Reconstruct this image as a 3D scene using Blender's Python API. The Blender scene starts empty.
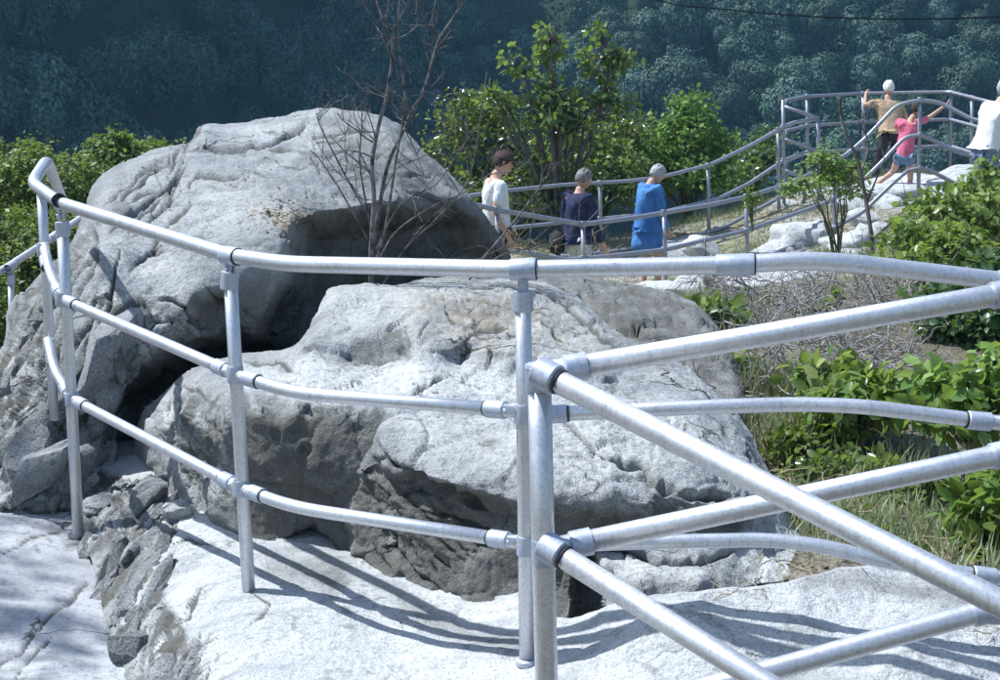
import bpy, bmesh, math, random
import numpy as np
from mathutils import Vector, Matrix, Quaternion
sc = bpy.context.scene
col = sc.collection
rng = np.random.default_rng(7)
random.seed(7)
R = math.radians

# ------------------------------------------------------------------ camera, sky, sun, exposure
F = 1374.0                       # focal length in photograph pixels (1000 wide)
PITCH = R(11.0); CP, SP = math.cos(PITCH), math.sin(PITCH)
EYE = 1.8
cam = bpy.data.cameras.new('camera'); cam.lens = 36*F/1000; cam.sensor_width = 36
cam.clip_start = 0.05; cam.clip_end = 2000
camo = bpy.data.objects.new('camera', cam); col.objects.link(camo)
camo.location = (0, 0, EYE); camo.rotation_euler = (math.pi/2-PITCH, 0, 0)
sc.camera = camo

SUN_EL = R(57)
sx, sy = -0.95, 0.31             # horizontal direction towards the sun
n_ = math.hypot(sx, sy); sx /= n_; sy /= n_
to_sun = Vector((sx*math.cos(SUN_EL), sy*math.cos(SUN_EL), math.sin(SUN_EL)))
w = bpy.data.worlds.new('World'); sc.world = w; w.use_nodes = True
nt = w.node_tree; nt.nodes.clear()
wo = nt.nodes.new('ShaderNodeOutputWorld'); bg = nt.nodes.new('ShaderNodeBackground')
sky = nt.nodes.new('ShaderNodeTexSky'); sky.sky_type = 'NISHITA'; sky.sun_disc = False
sky.sun_elevation = SUN_EL; sky.sun_rotation = math.atan2(sx, sy)
sky.air_density = 1.3; sky.ozone_density = 2.2
bg.inputs['Strength'].default_value = 0.11
nt.links.new(sky.outputs[0], bg.inputs[0]); nt.links.new(bg.outputs[0], wo.inputs[0])
sun = bpy.data.lights.new('sun', 'SUN'); sun.energy = 4.6; sun.angle = R(0.55); sun.color = (0.945, 0.985, 1.0)
suno = bpy.data.objects.new('sun', sun); col.objects.link(suno)
suno.rotation_euler = to_sun.to_track_quat('Z', 'Y').to_euler()
sc.view_settings.view_transform = 'Standard'; sc.view_settings.look = 'None'
sc.view_settings.gamma = 1.0; sc.view_settings.exposure = 0.60

# ------------------------------------------------------------------ helpers: points
def PY(x, y, Y):
    u = (x-500)/F; v = (340-y)/F
    d = Y/(CP+v*SP)
    return Vector((u*d, Y, EYE-d*SP+v*d*CP))
def PYa(x, y, Y):
    u = (x-500)/F; v = (340-y)/F
    d = Y/(CP+v*SP)
    return np.stack([u*d, Y+0*u, EYE-d*SP+v*d*CP], -1)
def YZ(x, y, z):                 # the distance at which the sight line through (x, y) has height z
    v = (340-y)/F
    d = (z-EYE)/(-SP+v*CP)
    return d*(CP+v*SP)

# ------------------------------------------------------------------ helpers: noise
_perm = np.random.default_rng(3).permutation(256).astype(np.int64); _perm = np.concatenate([_perm, _perm, _perm])
_grad = np.random.default_rng(4).normal(size=(256, 3)); _grad /= np.linalg.norm(_grad, axis=1)[:, None]
def gnoise(p):
    p = np.asarray(p, float); i = np.floor(p).astype(np.int64); f = p-i
    u = f*f*f*(f*(f*6-15)+10); i &= 255
    out = 0
    for dx in (0, 1):
        wx = u[..., 0] if dx else 1-u[..., 0]
        for dy in (0, 1):
            wy = u[..., 1] if dy else 1-u[..., 1]
            for dz in (0, 1):
                wz = u[..., 2] if dz else 1-u[..., 2]
                h = _perm[_perm[_perm[(i[..., 0]+dx) & 255]+((i[..., 1]+dy) & 255)]+((i[..., 2]+dz) & 255)]
                g = _grad[h]
                out = out + wx*wy*wz*(g[..., 0]*(f[..., 0]-dx)+g[..., 1]*(f[..., 1]-dy)+g[..., 2]*(f[..., 2]-dz))
    return out*1.6
def fbm(p, octv=4, gain=0.5, ridged=False):
    a = 1.0; s = 0; q = np.asarray(p, float)
    for k in range(octv):
        n = gnoise(q+k*17.3)
        if ridged: n = 1-2*np.abs(n)
        s = s+a*n; a *= gain; q = q*2.03
    return s
def facets(p, seed=0):
    """broken, angular relief: each cell is a tilted plane at its own height; second value = distance to the nearest joint"""
    p = np.asarray(p, float); i0 = np.floor(p).astype(np.int64); b1 = np.full(len(p), 9.); b2 = np.full(len(p), 9.); val = np.zeros(len(p))
    for dx in (-1, 0, 1):
        for dy in (-1, 0, 1):
            for dz in (-1, 0, 1):
                c = i0+np.array([dx, dy, dz]); k = c & 255
                h = _perm[_perm[_perm[(k[:, 0]+seed) & 255]+k[:, 1]]+k[:, 2]]
                f = c+0.5+_grad[h]*.48; d = np.linalg.norm(p-f, axis=1)
                v = (_perm[h+91]/255-.5)*1.1+((p-f)*_grad[(h*7+13) & 255]).sum(1)*1.3
                nw = d < b1; b2 = np.where(nw, b1, np.minimum(b2, d)); val = np.where(nw, v, val); b1 = np.where(nw, d, b1)
    return val, b2-b1
def sstep(t):
    t = np.clip(t, 0, 1); return t*t*(3-2*t)

# ------------------------------------------------------------------ helpers: objects
def tag(o, label=None, cat=None, group=None, kind=None):
    if label: o['label'] = label
    if cat: o['category'] = cat
    if group: o['group'] = group
    if kind: o['kind'] = kind
    return o
def empty(name, loc=(0, 0, 0), rz=0):
    o = bpy.data.objects.new(name, None); col.objects.link(o); o.empty_display_size = 0.1
    o.location = loc; o.rotation_euler = (0, 0, rz); return o
def link(name, me, m, parent=None, smooth=True, loc=None):
    if m is not None and not me.materials: me.materials.append(m)
    o = bpy.data.objects.new(name, me); col.objects.link(o)
    if parent is not None:
        o.parent = parent
        bpy.context.view_layer.update() if False else None
        # parent is an empty / mesh at a plain location: keep world coordinates of the mesh
        o.matrix_parent_inverse = world_of(parent).inverted()
    if smooth and len(me.polygons):
        me.polygons.foreach_set('use_smooth', [True]*len(me.polygons))
        if m is not None and m.name.startswith(('cast_fitting', 'dark_gap')): me.set_sharp_from_angle(angle=R(32))
    return o
def world_of(o):
    m = Matrix.LocRotScale(o.location, o.rotation_euler, o.scale)
    return m if o.parent is None else world_of(o.parent) @ o.matrix_parent_inverse @ m
def mesh_np(name, v, faces, mats=None):
    """v (n,3); faces: list/array of equal-length index rows, or list of such arrays"""
    me = bpy.data.meshes.new(name)
    if isinstance(faces, np.ndarray): faces = [faces]
    v = np.asarray(v, np.float32)
    me.vertices.add(len(v)); me.vertices.foreach_set('co', v.ravel())
    idx = np.concatenate([f.ravel() for f in faces]).astype(np.int32)
    tot = np.concatenate([np.full(len(f), f.shape[1], np.int32) for f in faces])
    st = np.concatenate([[0], np.cumsum(tot)[:-1]]).astype(np.int32)
    me.loops.add(len(idx)); me.loops.foreach_set('vertex_index', idx)
    me.polygons.add(len(tot)); me.polygons.foreach_set('loop_start', st); me.polygons.foreach_set('loop_total', tot)
    me.update(calc_edges=True)
    return me
class MB:
    def __init__(s): s.v = []; s.f3 = []; s.f4 = []; s.n = 0
    def add(s, v, f):
        v = np.asarray(v, float); f = np.asarray(f, int)
        s.v.append(v); (s.f4 if f.shape[1] == 4 else s.f3).append(f+s.n)
        s._last = s.n; s.n += len(v)
    def addto(s, f):                # extra faces on the last block
        f = np.asarray(f, int); (s.f4 if f.shape[1] == 4 else s.f3).append(f+s._last)
    def build(s, name, m, parent=None, smooth=True):
        fs = []
        if s.f4: fs.append(np.concatenate(s.f4))
        if s.f3: fs.append(np.concatenate(s.f3))
        return link(name, mesh_np(name, np.concatenate(s.v), fs), m, parent, smooth)
def frames(pts):
    pts = np.asarray(pts, float); n = len(pts)
    t = np.zeros_like(pts); t[1:-1] = pts[2:]-pts[:-2]; t[0] = pts[1]-pts[0]; t[-1] = pts[-1]-pts[-2]
    t /= np.linalg.norm(t, axis=1)[:, None]+1e-12
    ref = np.array([0, 0, 1.0]) if abs(t[0][2]) < 0.9 else np.array([1.0, 0, 0])
    a = np.cross(ref, t[0]); a /= np.linalg.norm(a)
    A = [a]
    for i in range(1, n):
        a = A[-1]-t[i]*np.dot(A[-1], t[i]); a /= np.linalg.norm(a)+1e-12; A.append(a)
    A = np.array(A); B = np.cross(t, A)
    return t, A, B
def tube(mb, pts, rad, seg=16, cap=True):
    pts = np.asarray(pts, float); n = len(pts)
    rad = np.full(n, rad) if np.isscalar(rad) else np.asarray(rad)
    t, A, B = frames(pts)
    th = np.arange(seg)*2*np.pi/seg
    ring = A[:, None]*np.cos(th)[None, :, None]+B[:, None]*np.sin(th)[None, :, None]
    v = (pts[:, None]+ring*rad[:, None, None]).reshape(-1, 3)
    i = np.arange(n-1)[:, None]*seg; j = np.arange(seg)[None]
    f = np.stack([i+j, i+(j+1) % seg, i+seg+(j+1) % seg, i+seg+j], -1).reshape(-1, 4)
    if cap:
        v = np.concatenate([v, pts[[0, -1]]]); c0 = n*seg; c1 = c0+1
        mb.add(v, f)
        j = np.arange(seg)
        mb.addto(np.stack([np.full(seg, c0), (j+1) % seg, j], -1))
        e = (n-1)*seg
        mb.addto(np.stack([np.full(seg, c1), e+j, e+(j+1) % seg], -1))
    else: mb.add(v, f)
def lathe(mb, p, d, prof, seg=20):
    """prof: list of (along, radius) from point p along direction d; closed at both ends if radius 0"""
    d = Vector(d).normalized(); p = Vector(p)
    pts = [np.array(p+d*a) for a, r in prof]
    ref = Vector((0, 0, 1)) if abs(d.z) < 0.9 else Vector((1, 0, 0))
    A = np.array(ref.cross(d).normalized()); B = np.array(d.cross(Vector(A)))
    th = np.arange(seg)*2*np.pi/seg
    v = np.concatenate([q+ (A*np.cos(th)[:, None]+B*np.sin(th)[:, None])*r for q, (a, r) in zip(pts, prof)])
    i = np.arange(len(prof)-1)[:, None]*seg; j = np.arange(seg)[None]
    f = np.stack([i+j, i+(j+1) % seg, i+seg+(j+1) % seg, i+seg+j], -1).reshape(-1, 4)
    mb.add(v, f)
def box(mb, c, ax, hx, hy, hz):
    ax = np.array([list(a) for a in ax], float)
    v = []
    for k in (-1, 1):
        for j in (-1, 1):
            for i in (-1, 1): v.append(np.array(c)+ax[0]*hx*i+ax[1]*hy*j+ax[2]*hz*k)
    mb.add(v, [[0, 2, 3, 1], [4, 5, 7, 6], [0, 1, 5, 4], [2, 6, 7, 3], [0, 4, 6, 2], [1, 3, 7, 5]])
def smooth_path(pts, n=6, closed=False):
    """Catmull-Rom through pts"""
    P = [np.array(p, float) for p in pts]
    if closed: P = [P[-1]]+P+[P[0], P[1]]
    else: P = [2*P[0]-P[1]]+P+[2*P[-1]-P[-2]]
    out = []
    for i in range(1, len(P)-2):
        a, b, c, d = P[i-1:i+3]
        for k in range(n):
            t = k/n
            out.append(0.5*((2*b)+(-a+c)*t+(2*a-5*b+4*c-d)*t*t+(-a+3*b-3*c+d)*t**3))
    if not closed: out.append(P[-2])
    return np.array(out)
def bend_path(pts, r=0.12, n=6):
    """straight runs with rounded corners of reach r"""
    P = [Vector(p) for p in pts]; out = [P[0]]
    for i in range(1, len(P)-1):
        a = (P[i-1]-P[i]); b = (P[i+1]-P[i]); rr = min(r, a.length*0.45, b.length*0.45)
        p0 = P[i]+a.normalized()*rr; p1 = P[i]+b.normalized()*rr
        for k in range(n+1):
            t = k/n; out.append(p0*(1-t)**2+P[i]*2*t*(1-t)+p1*t*t)
    out.append(P[-1]); return np.array([list(p) for p in out])

# ------------------------------------------------------------------ materials
def newmat(name):
    m = bpy.data.materials.new(name); m.use_nodes = True; m.node_tree.nodes.clear(); return m
class NT:
    def __init__(s, m): s.t = m.node_tree
    def n(s, typ, **kw):
        nd = s.t.nodes.new(typ)
        for k, v in kw.items():
            if k in ('operation', 'blend_type', 'data_type', 'attribute_name', 'noise_type', 'feature', 'attribute_type', 'distance', 'vector_type'): setattr(nd, k, v)
            else: nd.inputs[k].default_value = v
        return nd
    def l(s, a, b): s.t.links.new(a, b)
    def noise(s, vec, scale, detail=4, rough=0.6, dist=0):
        nd = s.n('ShaderNodeTexNoise'); nd.inputs['Scale'].default_value = scale; nd.inputs['Detail'].default_value = detail
        nd.inputs['Roughness'].default_value = rough; nd.inputs['Distortion'].default_value = dist
        s.l(vec, nd.inputs['Vector']); return nd.outputs['Fac']
    def ramp(s, fac, stops):
        nd = s.n('ShaderNodeValToRGB'); cr = nd.color_ramp
        while len(cr.elements) < len(stops): cr.elements.new(0.5)
        for e, (p, c) in zip(cr.elements, stops):
            e.position = p; e.color = (c, c, c, 1) if np.isscalar(c) else (*c, 1)
        s.l(fac, nd.inputs['Fac']); return nd.outputs['Color']
    def mix(s, fac, a, b, mode='MIX'):
        nd = s.t.nodes.new('ShaderNodeMix'); nd.data_type = 'RGBA'; nd.blend_type = mode
        for sock, v in ((nd.inputs[0], fac), (nd.inputs[6], a), (nd.inputs[7], b)):
            if isinstance(v, (int, float)): sock.default_value = v
            elif isinstance(v, tuple): sock.default_value = (*v, 1)
            else: s.l(v, sock)
        return nd.outputs[2]
    def math(s, op, a, b=0.0, c=0.0):
        nd = s.t.nodes.new('ShaderNodeMath'); nd.operation = op
        for sock, v in zip(nd.inputs, (a, b, c)):
            if isinstance(v, (int, float)): sock.default_value = v
            else: s.l(v, sock)
        return nd.outputs[0]
def rock_mat(name, light=(0.50, 0.505, 0.505), mid=(0.29, 0.30, 0.315), dark=(0.12, 0.12, 0.115), warm=(0.42, 0.33, 0.2),
             fine=1.0, speck=0.5, bump=0.8, netk=1.0, stain_shade_c=(0.095, 0.094, 0.09)):
    m = newmat(name); T = NT(m)
    geo = T.n('ShaderNodeNewGeometry'); P = geo.outputs['Position']
    big = T.noise(P, 1.3, 5, 0.6, 0.3); medn = T.noise(P, 6.0, 6, 0.65, 0.4)
    fin = T.noise(P, 45*fine, 5, 0.7); spk = T.noise(P, 150*fine, 3, 0.6)
    c = T.mix(T.ramp(big, [(0.38, 0.0), (0.62, 1.0)]), light, mid)
    c = T.mix(T.ramp(medn, [(0.35, 0.55), (0.55, 0.0)]), c, mid)
    c = T.mix(T.ramp(fin, [(0.30, 0.85), (0.47, 0.0)]), c, dark)
    c = T.mix(T.ramp(spk, [(0.36, speck), (0.50, 0.0)]), c, (0.05, 0.05, 0.05))
    c = T.mix(T.ramp(spk, [(0.56, 0.0), (0.70, speck)]), c, (0.66, 0.66, 0.66))
    mp2 = T.n('ShaderNodeMapping'); mp2.inputs['Rotation'].default_value = (.5, .7, .3); mp2.inputs['Scale'].default_value = (1.0, 5.0, 3.0); T.l(P, mp2.inputs[0])
    band = T.noise(mp2.outputs[0], 2.2, 5, 0.6, 0.6)
    c = T.mix(T.ramp(band, [(0.36, 0.55), (0.48, 0.0)]), c, tuple(x*.62 for x in mid))
    c = T.mix(T.ramp(band, [(0.60, 0.0), (0.72, 0.40)]), c, (0.44, 0.40, 0.34))
    lich = T.noise(P, 22, 4, 0.6); lich2 = T.noise(P, 2.7, 3, 0.5)
    lf = T.math('MULTIPLY', T.ramp(lich, [(0.55, 0.0), (0.62, 0.7)]), T.ramp(lich2, [(0.45, 0.0), (0.6, 1.0)]))
    c = T.mix(lf, c, (0.20, 0.205, 0.19))
    # fine joints that come and go
    dn = T.n('ShaderNodeTexNoise'); dn.inputs['Scale'].default_value = 3.0; dn.inputs['Detail'].default_value = 5; T.l(P, dn.inputs['Vector'])
    va = T.n('ShaderNodeVectorMath'); va.operation = 'MULTIPLY_ADD'; T.l(dn.outputs['Color'], va.inputs[0]); va.inputs[1].default_value = (.5, .5, .5); T.l(P, va.inputs[2])
    mp = T.n('ShaderNodeMapping'); mp.inputs['Rotation'].default_value = (.5, .7, .3); mp.inputs['Scale'].default_value = (1.0, 2.6, 1.3); T.l(va.outputs[0], mp.inputs[0])
    vo = T.n('ShaderNodeTexVoronoi', feature='DISTANCE_TO_EDGE'); vo.inputs['Scale'].default_value = 1.25; T.l(mp.outputs[0], vo.inputs['Vector'])
    jn = T.math('MULTIPLY', T.ramp(vo.outputs['Distance'], [(0.006, 1.0), (0.020, 0.0)]), T.ramp(T.noise(P, 1.9, 3, 0.5), [(0.50, 0.0), (0.58, netk)]))
    c = T.mix(jn, c, (0.045, 0.042, 0.04))
    at = T.n('ShaderNodeAttribute'); at.attribute_name = 'stain'  # red holds dirt and lichen as well as shade painted on boulder faces
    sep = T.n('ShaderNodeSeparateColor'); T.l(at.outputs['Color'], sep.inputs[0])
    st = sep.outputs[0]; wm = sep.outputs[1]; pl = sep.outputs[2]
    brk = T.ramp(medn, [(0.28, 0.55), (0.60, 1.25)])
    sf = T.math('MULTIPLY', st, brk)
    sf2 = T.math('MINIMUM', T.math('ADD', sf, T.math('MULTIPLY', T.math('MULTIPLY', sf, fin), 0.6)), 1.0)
    sd = T.mix(T.ramp(spk, [(0.42, 0.0), (0.68, 0.6)]), stain_shade_c, (0.24, 0.235, 0.215))
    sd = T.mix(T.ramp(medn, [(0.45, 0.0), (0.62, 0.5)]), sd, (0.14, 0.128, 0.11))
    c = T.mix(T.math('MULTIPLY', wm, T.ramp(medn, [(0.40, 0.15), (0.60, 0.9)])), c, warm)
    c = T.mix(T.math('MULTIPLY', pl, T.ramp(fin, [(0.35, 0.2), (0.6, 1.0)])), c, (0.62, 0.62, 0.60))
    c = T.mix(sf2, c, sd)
    bs = T.n('ShaderNodeBsdfPrincipled'); bs.inputs['Roughness'].default_value = 0.85
    bs.inputs['Specular IOR Level'].default_value = 0.25
    T.l(c, bs.inputs['Base Color'])
    b1 = T.n('ShaderNodeBump'); b1.inputs['Strength'].default_value = bump; b1.inputs['Distance'].default_value = 0.02
    hh = T.math('SUBTRACT', T.math('ADD', T.math('MULTIPLY', medn, 1.1), T.math('ADD', T.math('MULTIPLY', fin, 1.0), T.math('MULTIPLY', spk, 0.35))), T.math('MULTIPLY', jn, 0.5))
    T.l(hh, b1.inputs['Height']); T.l(b1.outputs[0], bs.inputs['Normal'])
    o = T.n('ShaderNodeOutputMaterial'); T.l(bs.outputs[0], o.inputs[0]); return m
def leaf_mat(name, a, b, c3=None, trans=0.35, gloss=0.45, spec=0.4):
    m = newmat(name); T = NT(m)
    geo = T.n('ShaderNodeNewGeometry'); rnd = geo.outputs['Random Per Island']
    big = T.noise(geo.outputs['Position'], 0.9, 3, 0.6)
    stops = [(0.1, a), (0.8, b)]
    if c3: stops.append((0.97, c3))
    cc = T.ramp(rnd, stops)
    cc = T.mix(T.ramp(big, [(0.35, 0.0), (0.65, 0.45)]), cc, tuple(x*0.6 for x in a))
    oi = T.n('ShaderNodeObjectInfo')
    hs = T.n('ShaderNodeHueSaturation')
    T.l(T.math('ADD', T.math('MULTIPLY', oi.outputs['Random'], 0.05), 0.475), hs.inputs['Hue'])
    T.l(T.math('ADD', T.math('MULTIPLY', oi.outputs['Random'], 0.7), 0.65), hs.inputs['Value'])
    T.l(cc, hs.inputs['Color']); cc = hs.outputs[0]
    bs = T.n('ShaderNodeBsdfPrincipled'); bs.inputs['Roughness'].default_value = gloss; bs.inputs['Specular IOR Level'].default_value = spec
    T.l(cc, bs.inputs['Base Color'])
    tr = T.n('ShaderNodeBsdfTranslucent')
    yl = T.mix(0.5, cc, (0.55, 0.75, 0.12), 'MULTIPLY'); yb = T.mix(0.6, cc, (0.30, 0.42, 0.05)); T.l(yb, tr.inputs['Color'])
    mx = T.n('ShaderNodeMixShader'); mx.inputs[0].default_value = trans
    T.l(bs.outputs[0], mx.inputs[1]); T.l(tr.outputs[0], mx.inputs[2])
    o = T.n('ShaderNodeOutputMaterial'); T.l(mx.outputs[0], o.inputs[0]); return m
def plain_mat(name, a, b=None, scale=8.0, rough=0.8, metal=0.0, bump=0.0, bscale=40, stretch=None, spec=0.3, coat=0):
    m = newmat(name); T = NT(m)
    tc = T.n('ShaderNodeTexCoord'); P = tc.outputs['Object']
    if stretch:
        mp = T.n('ShaderNodeMapping'); mp.inputs['Scale'].default_value = stretch; T.l(P, mp.inputs[0]); P = mp.outputs[0]
    nz = T.noise(P, scale, 5, 0.65)
    c = T.ramp(nz, [(0.35, a), (0.65, b or a)])
    bs = T.n('ShaderNodeBsdfPrincipled'); bs.inputs['Roughness'].default_value = rough; bs.inputs['Metallic'].default_value = metal
    bs.inputs['Specular IOR Level'].default_value = spec
    T.l(c, bs.inputs['Base Color'])
    if bump:
        b1 = T.n('ShaderNodeBump'); b1.inputs['Strength'].default_value = bump; b1.inputs['Distance'].default_value = 0.01
        T.l(T.noise(P, bscale, 5, 0.65), b1.inputs['Height']); T.l(b1.outputs[0], bs.inputs['Normal'])
    o = T.n('ShaderNodeOutputMaterial'); T.l(bs.outputs[0], o.inputs[0]); return m
def metal_mat(name, c0, c1, rough=0.42, metal=0.75):
    m = newmat(name); T = NT(m)
    tc = T.n('ShaderNodeTexCoord'); P = tc.outputs['Object']
    n1 = T.noise(P, 14, 5, 0.7, 0.5); n2 = T.noise(P, 130, 4, 0.7); n3 = T.noise(P, 3.0, 3, 0.5)
    c = T.ramp(n1, [(0.3, c0), (0.68, c1)])
    c = T.mix(T.ramp(n2, [(0.34, 0.35), (0.5, 0.0)]), c, (0.20, 0.20, 0.22))
    sp = T.n('ShaderNodeTexVoronoi'); sp.inputs['Scale'].default_value = 120; T.l(P, sp.inputs['Vector']); sh = T.n('ShaderNodeSeparateColor'); T.l(sp.outputs['Color'], sh.inputs[0])
    c = T.mix(T.math('MULTIPLY', sh.outputs[0], 0.22), c, tuple(x*.6 for x in c0))
    rs = T.noise(P, 9, 4, 0.7); c = T.mix(T.math('MULTIPLY', T.ramp(rs, [(0.66, 0.0), (0.74, 1.0)]), 0.45), c, (0.22, 0.17, 0.13))
    sp2 = T.n('ShaderNodeMapping'); sp2.inputs['Scale'].default_value = (60, 60, 2.0); T.l(P, sp2.inputs[0]); c = T.mix(T.ramp(T.noise(sp2.outputs[0], 1.0, 3, 0.6), [(0.3, 0.25), (0.45, 0.0)]), c, (0.25, 0.25, 0.28))
    c = T.mix(T.ramp(n2, [(0.72, 0.0), (0.76, 0.7)]), c, (0.22, 0.20, 0.19))
    bs = T.n('ShaderNodeBsdfPrincipled'); bs.inputs['Metallic'].default_value = metal
    T.l(c, bs.inputs['Base Color'])
    r = T.math('ADD', T.math('MULTIPLY', n1, 0.12), rough-0.05); T.l(r, bs.inputs['Roughness'])
    b1 = T.n('ShaderNodeBump'); b1.inputs['Strength'].default_value = 0.12; b1.inputs['Distance'].default_value = 0.002
    T.l(n2, b1.inputs['Height']); T.l(b1.outputs[0], bs.inputs['Normal'])
    o = T.n('ShaderNodeOutputMaterial'); T.l(bs.outputs[0], o.inputs[0]); return m

M_rock = rock_mat('granite')
M_big = rock_mat('grey_granite', light=(0.43, 0.44, 0.445), mid=(0.25, 0.26, 0.275), speck=.55)
M_ledge = rock_mat('pale_granite', light=(0.62, 0.63, 0.635), mid=(0.49, 0.50, 0.51), dark=(0.27, 0.27, 0.27), speck=0.42, bump=0.7, netk=.35)
M_path = rock_mat('worn_granite', light=(0.52, 0.525, 0.54), mid=(0.38, 0.385, 0.41), dark=(0.2, 0.2, 0.22), speck=0.25, bump=0.3)
M_metal = metal_mat('galvanised_pipe', (0.64, 0.65, 0.69), (0.74, 0.75, 0.79), rough=.44, metal=0.78)
M_farmetal = metal_mat('weathered_pipe', (0.30, 0.31, 0.37), (0.42, 0.43, 0.49), rough=.5, metal=.7)
M_fit = metal_mat('cast_fitting', (0.42, 0.46, 0.55), (0.57, 0.61, 0.70), rough=0.52, metal=0.55)
M_gap = plain_mat('dark_gap', (0.03, 0.03, 0.035), rough=0.7)
M_bark = plain_mat('dead_bark', (0.03, 0.024, 0.024), (0.23, 0.21, 0.21), scale=20, rough=0.8, bump=0.4)
M_twig = plain_mat('grey_twig', (0.16, 0.145, 0.14), (0.38, 0.36, 0.35), scale=12, rough=0.8)
M_dry = plain_mat('dry_stem', (0.30, 0.22, 0.13), (0.48, 0.38, 0.25), scale=12, rough=0.9)
M_stem = plain_mat('green_stem', (0.08, 0.07, 0.04), (0.16, 0.15, 0.08), scale=12, rough=0.8)
M_trunk = plain_mat('trunk_bark', (0.06, 0.05, 0.045), (0.19, 0.17, 0.16), scale=6, rough=0.9, bump=0.5)
M_leafN = leaf_mat('shrub_leaf', (0.12, 0.20, 0.055), (0.26, 0.33, 0.095), (0.42, 0.45, 0.18), trans=0.45, gloss=0.35)
M_leafB = leaf_mat('birch_leaf', (0.09, 0.16, 0.06), (0.21, 0.30, 0.09), (0.33, 0.38, 0.13), trans=0.42, gloss=0.28, spec=.6)
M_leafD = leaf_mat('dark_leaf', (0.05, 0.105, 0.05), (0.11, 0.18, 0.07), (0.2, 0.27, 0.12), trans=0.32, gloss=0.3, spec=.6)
M_leafG = leaf_mat('bright_foliage', (0.09, 0.17, 0.035), (0.20, 0.30, 0.065), (0.30, 0.38, 0.10), trans=0.35, gloss=0.5)
M_under = leaf_mat('undergrowth_leaf', (0.015, 0.035, 0.022), (0.03, 0.055, 0.035), trans=.05, gloss=.7, spec=.1)
M_far = leaf_mat('forest_foliage', (0.04, 0.085, 0.072), (0.08, 0.145, 0.10), (0.16, 0.22, 0.135), trans=0.04, gloss=0.6, spec=0.2)
M_grass = leaf_mat('dry_grass', (0.24, 0.27, 0.15), (0.42, 0.42, 0.28), (0.52, 0.50, 0.38), trans=0.25, gloss=0.7, spec=0.1)

# ------------------------------------------------------------------ terrain and rock builders
def rbf(pts, val, power=1.0, smooth=0.0):
    pts = np.asarray(pts, float); val = np.asarray(val, float); n = len(pts)
    sc_ = max(pts.max(0)-pts.min(0)); c = pts.mean(0); p = (pts-c)/sc_
    D = np.linalg.norm(p[:, None]-p[None], axis=2)**power
    A = np.zeros((n+3, n+3)); A[:n, :n] = D-np.eye(n)*smooth; A[:n, n] = 1; A[:n, n+1:] = p; A[n, :n] = 1; A[n+1:, :n] = p.T
    b = np.concatenate([val, [0, 0, 0]]); wgt = np.linalg.solve(A, b)
    def ev(q):
        q = (np.asarray(q, float)-c)/sc_; out = np.zeros(len(q))
        for s in range(0, len(q), 40000):
            qq = q[s:s+40000]; d = np.linalg.norm(qq[:, None]-p[None], axis=2)**power
            out[s:s+40000] = d @ wgt[:n]+wgt[n]+qq @ wgt[n+1:]
        return out
    return ev
def seg_dist(q, poly, closed):
    """distance of points q to polyline; also nearest point"""
    P = np.asarray(poly, float)
    A = P if closed else P[:-1]; B = np.roll(P, -1, 0) if closed else P[1:]
    best = np.full(len(q), 1e9); near = np.zeros_like(q)
    for a, b in zip(A, B):
        ab = b-a; t = np.clip(((q-a) @ ab)/(ab @ ab+1e-9), 0, 1)
        c = a+t[:, None]*ab; d = np.linalg.norm(q-c, axis=1); k = d < best
        best[k] = d[k]; near[k] = c[k]
    return best, near
def inside(q, poly):
    P = np.asarray(poly, float); x, y = q[:, 0], q[:, 1]; r = np.zeros(len(q), bool)
    for (x0, y0), (x1, y1) in zip(P, np.roll(P, -1, 0)):
        c = ((y0 > y) != (y1 > y)); xi = (x1-x0)*(y-y0)/((y1-y0) or 1e-9)+x0
        r ^= c & (x < xi)
    return r
def sdist(q, poly):
    d, n = seg_dist(q, poly, True); ins = inside(q, poly)
    return np.where(ins, d, -d), n, ins
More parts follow.
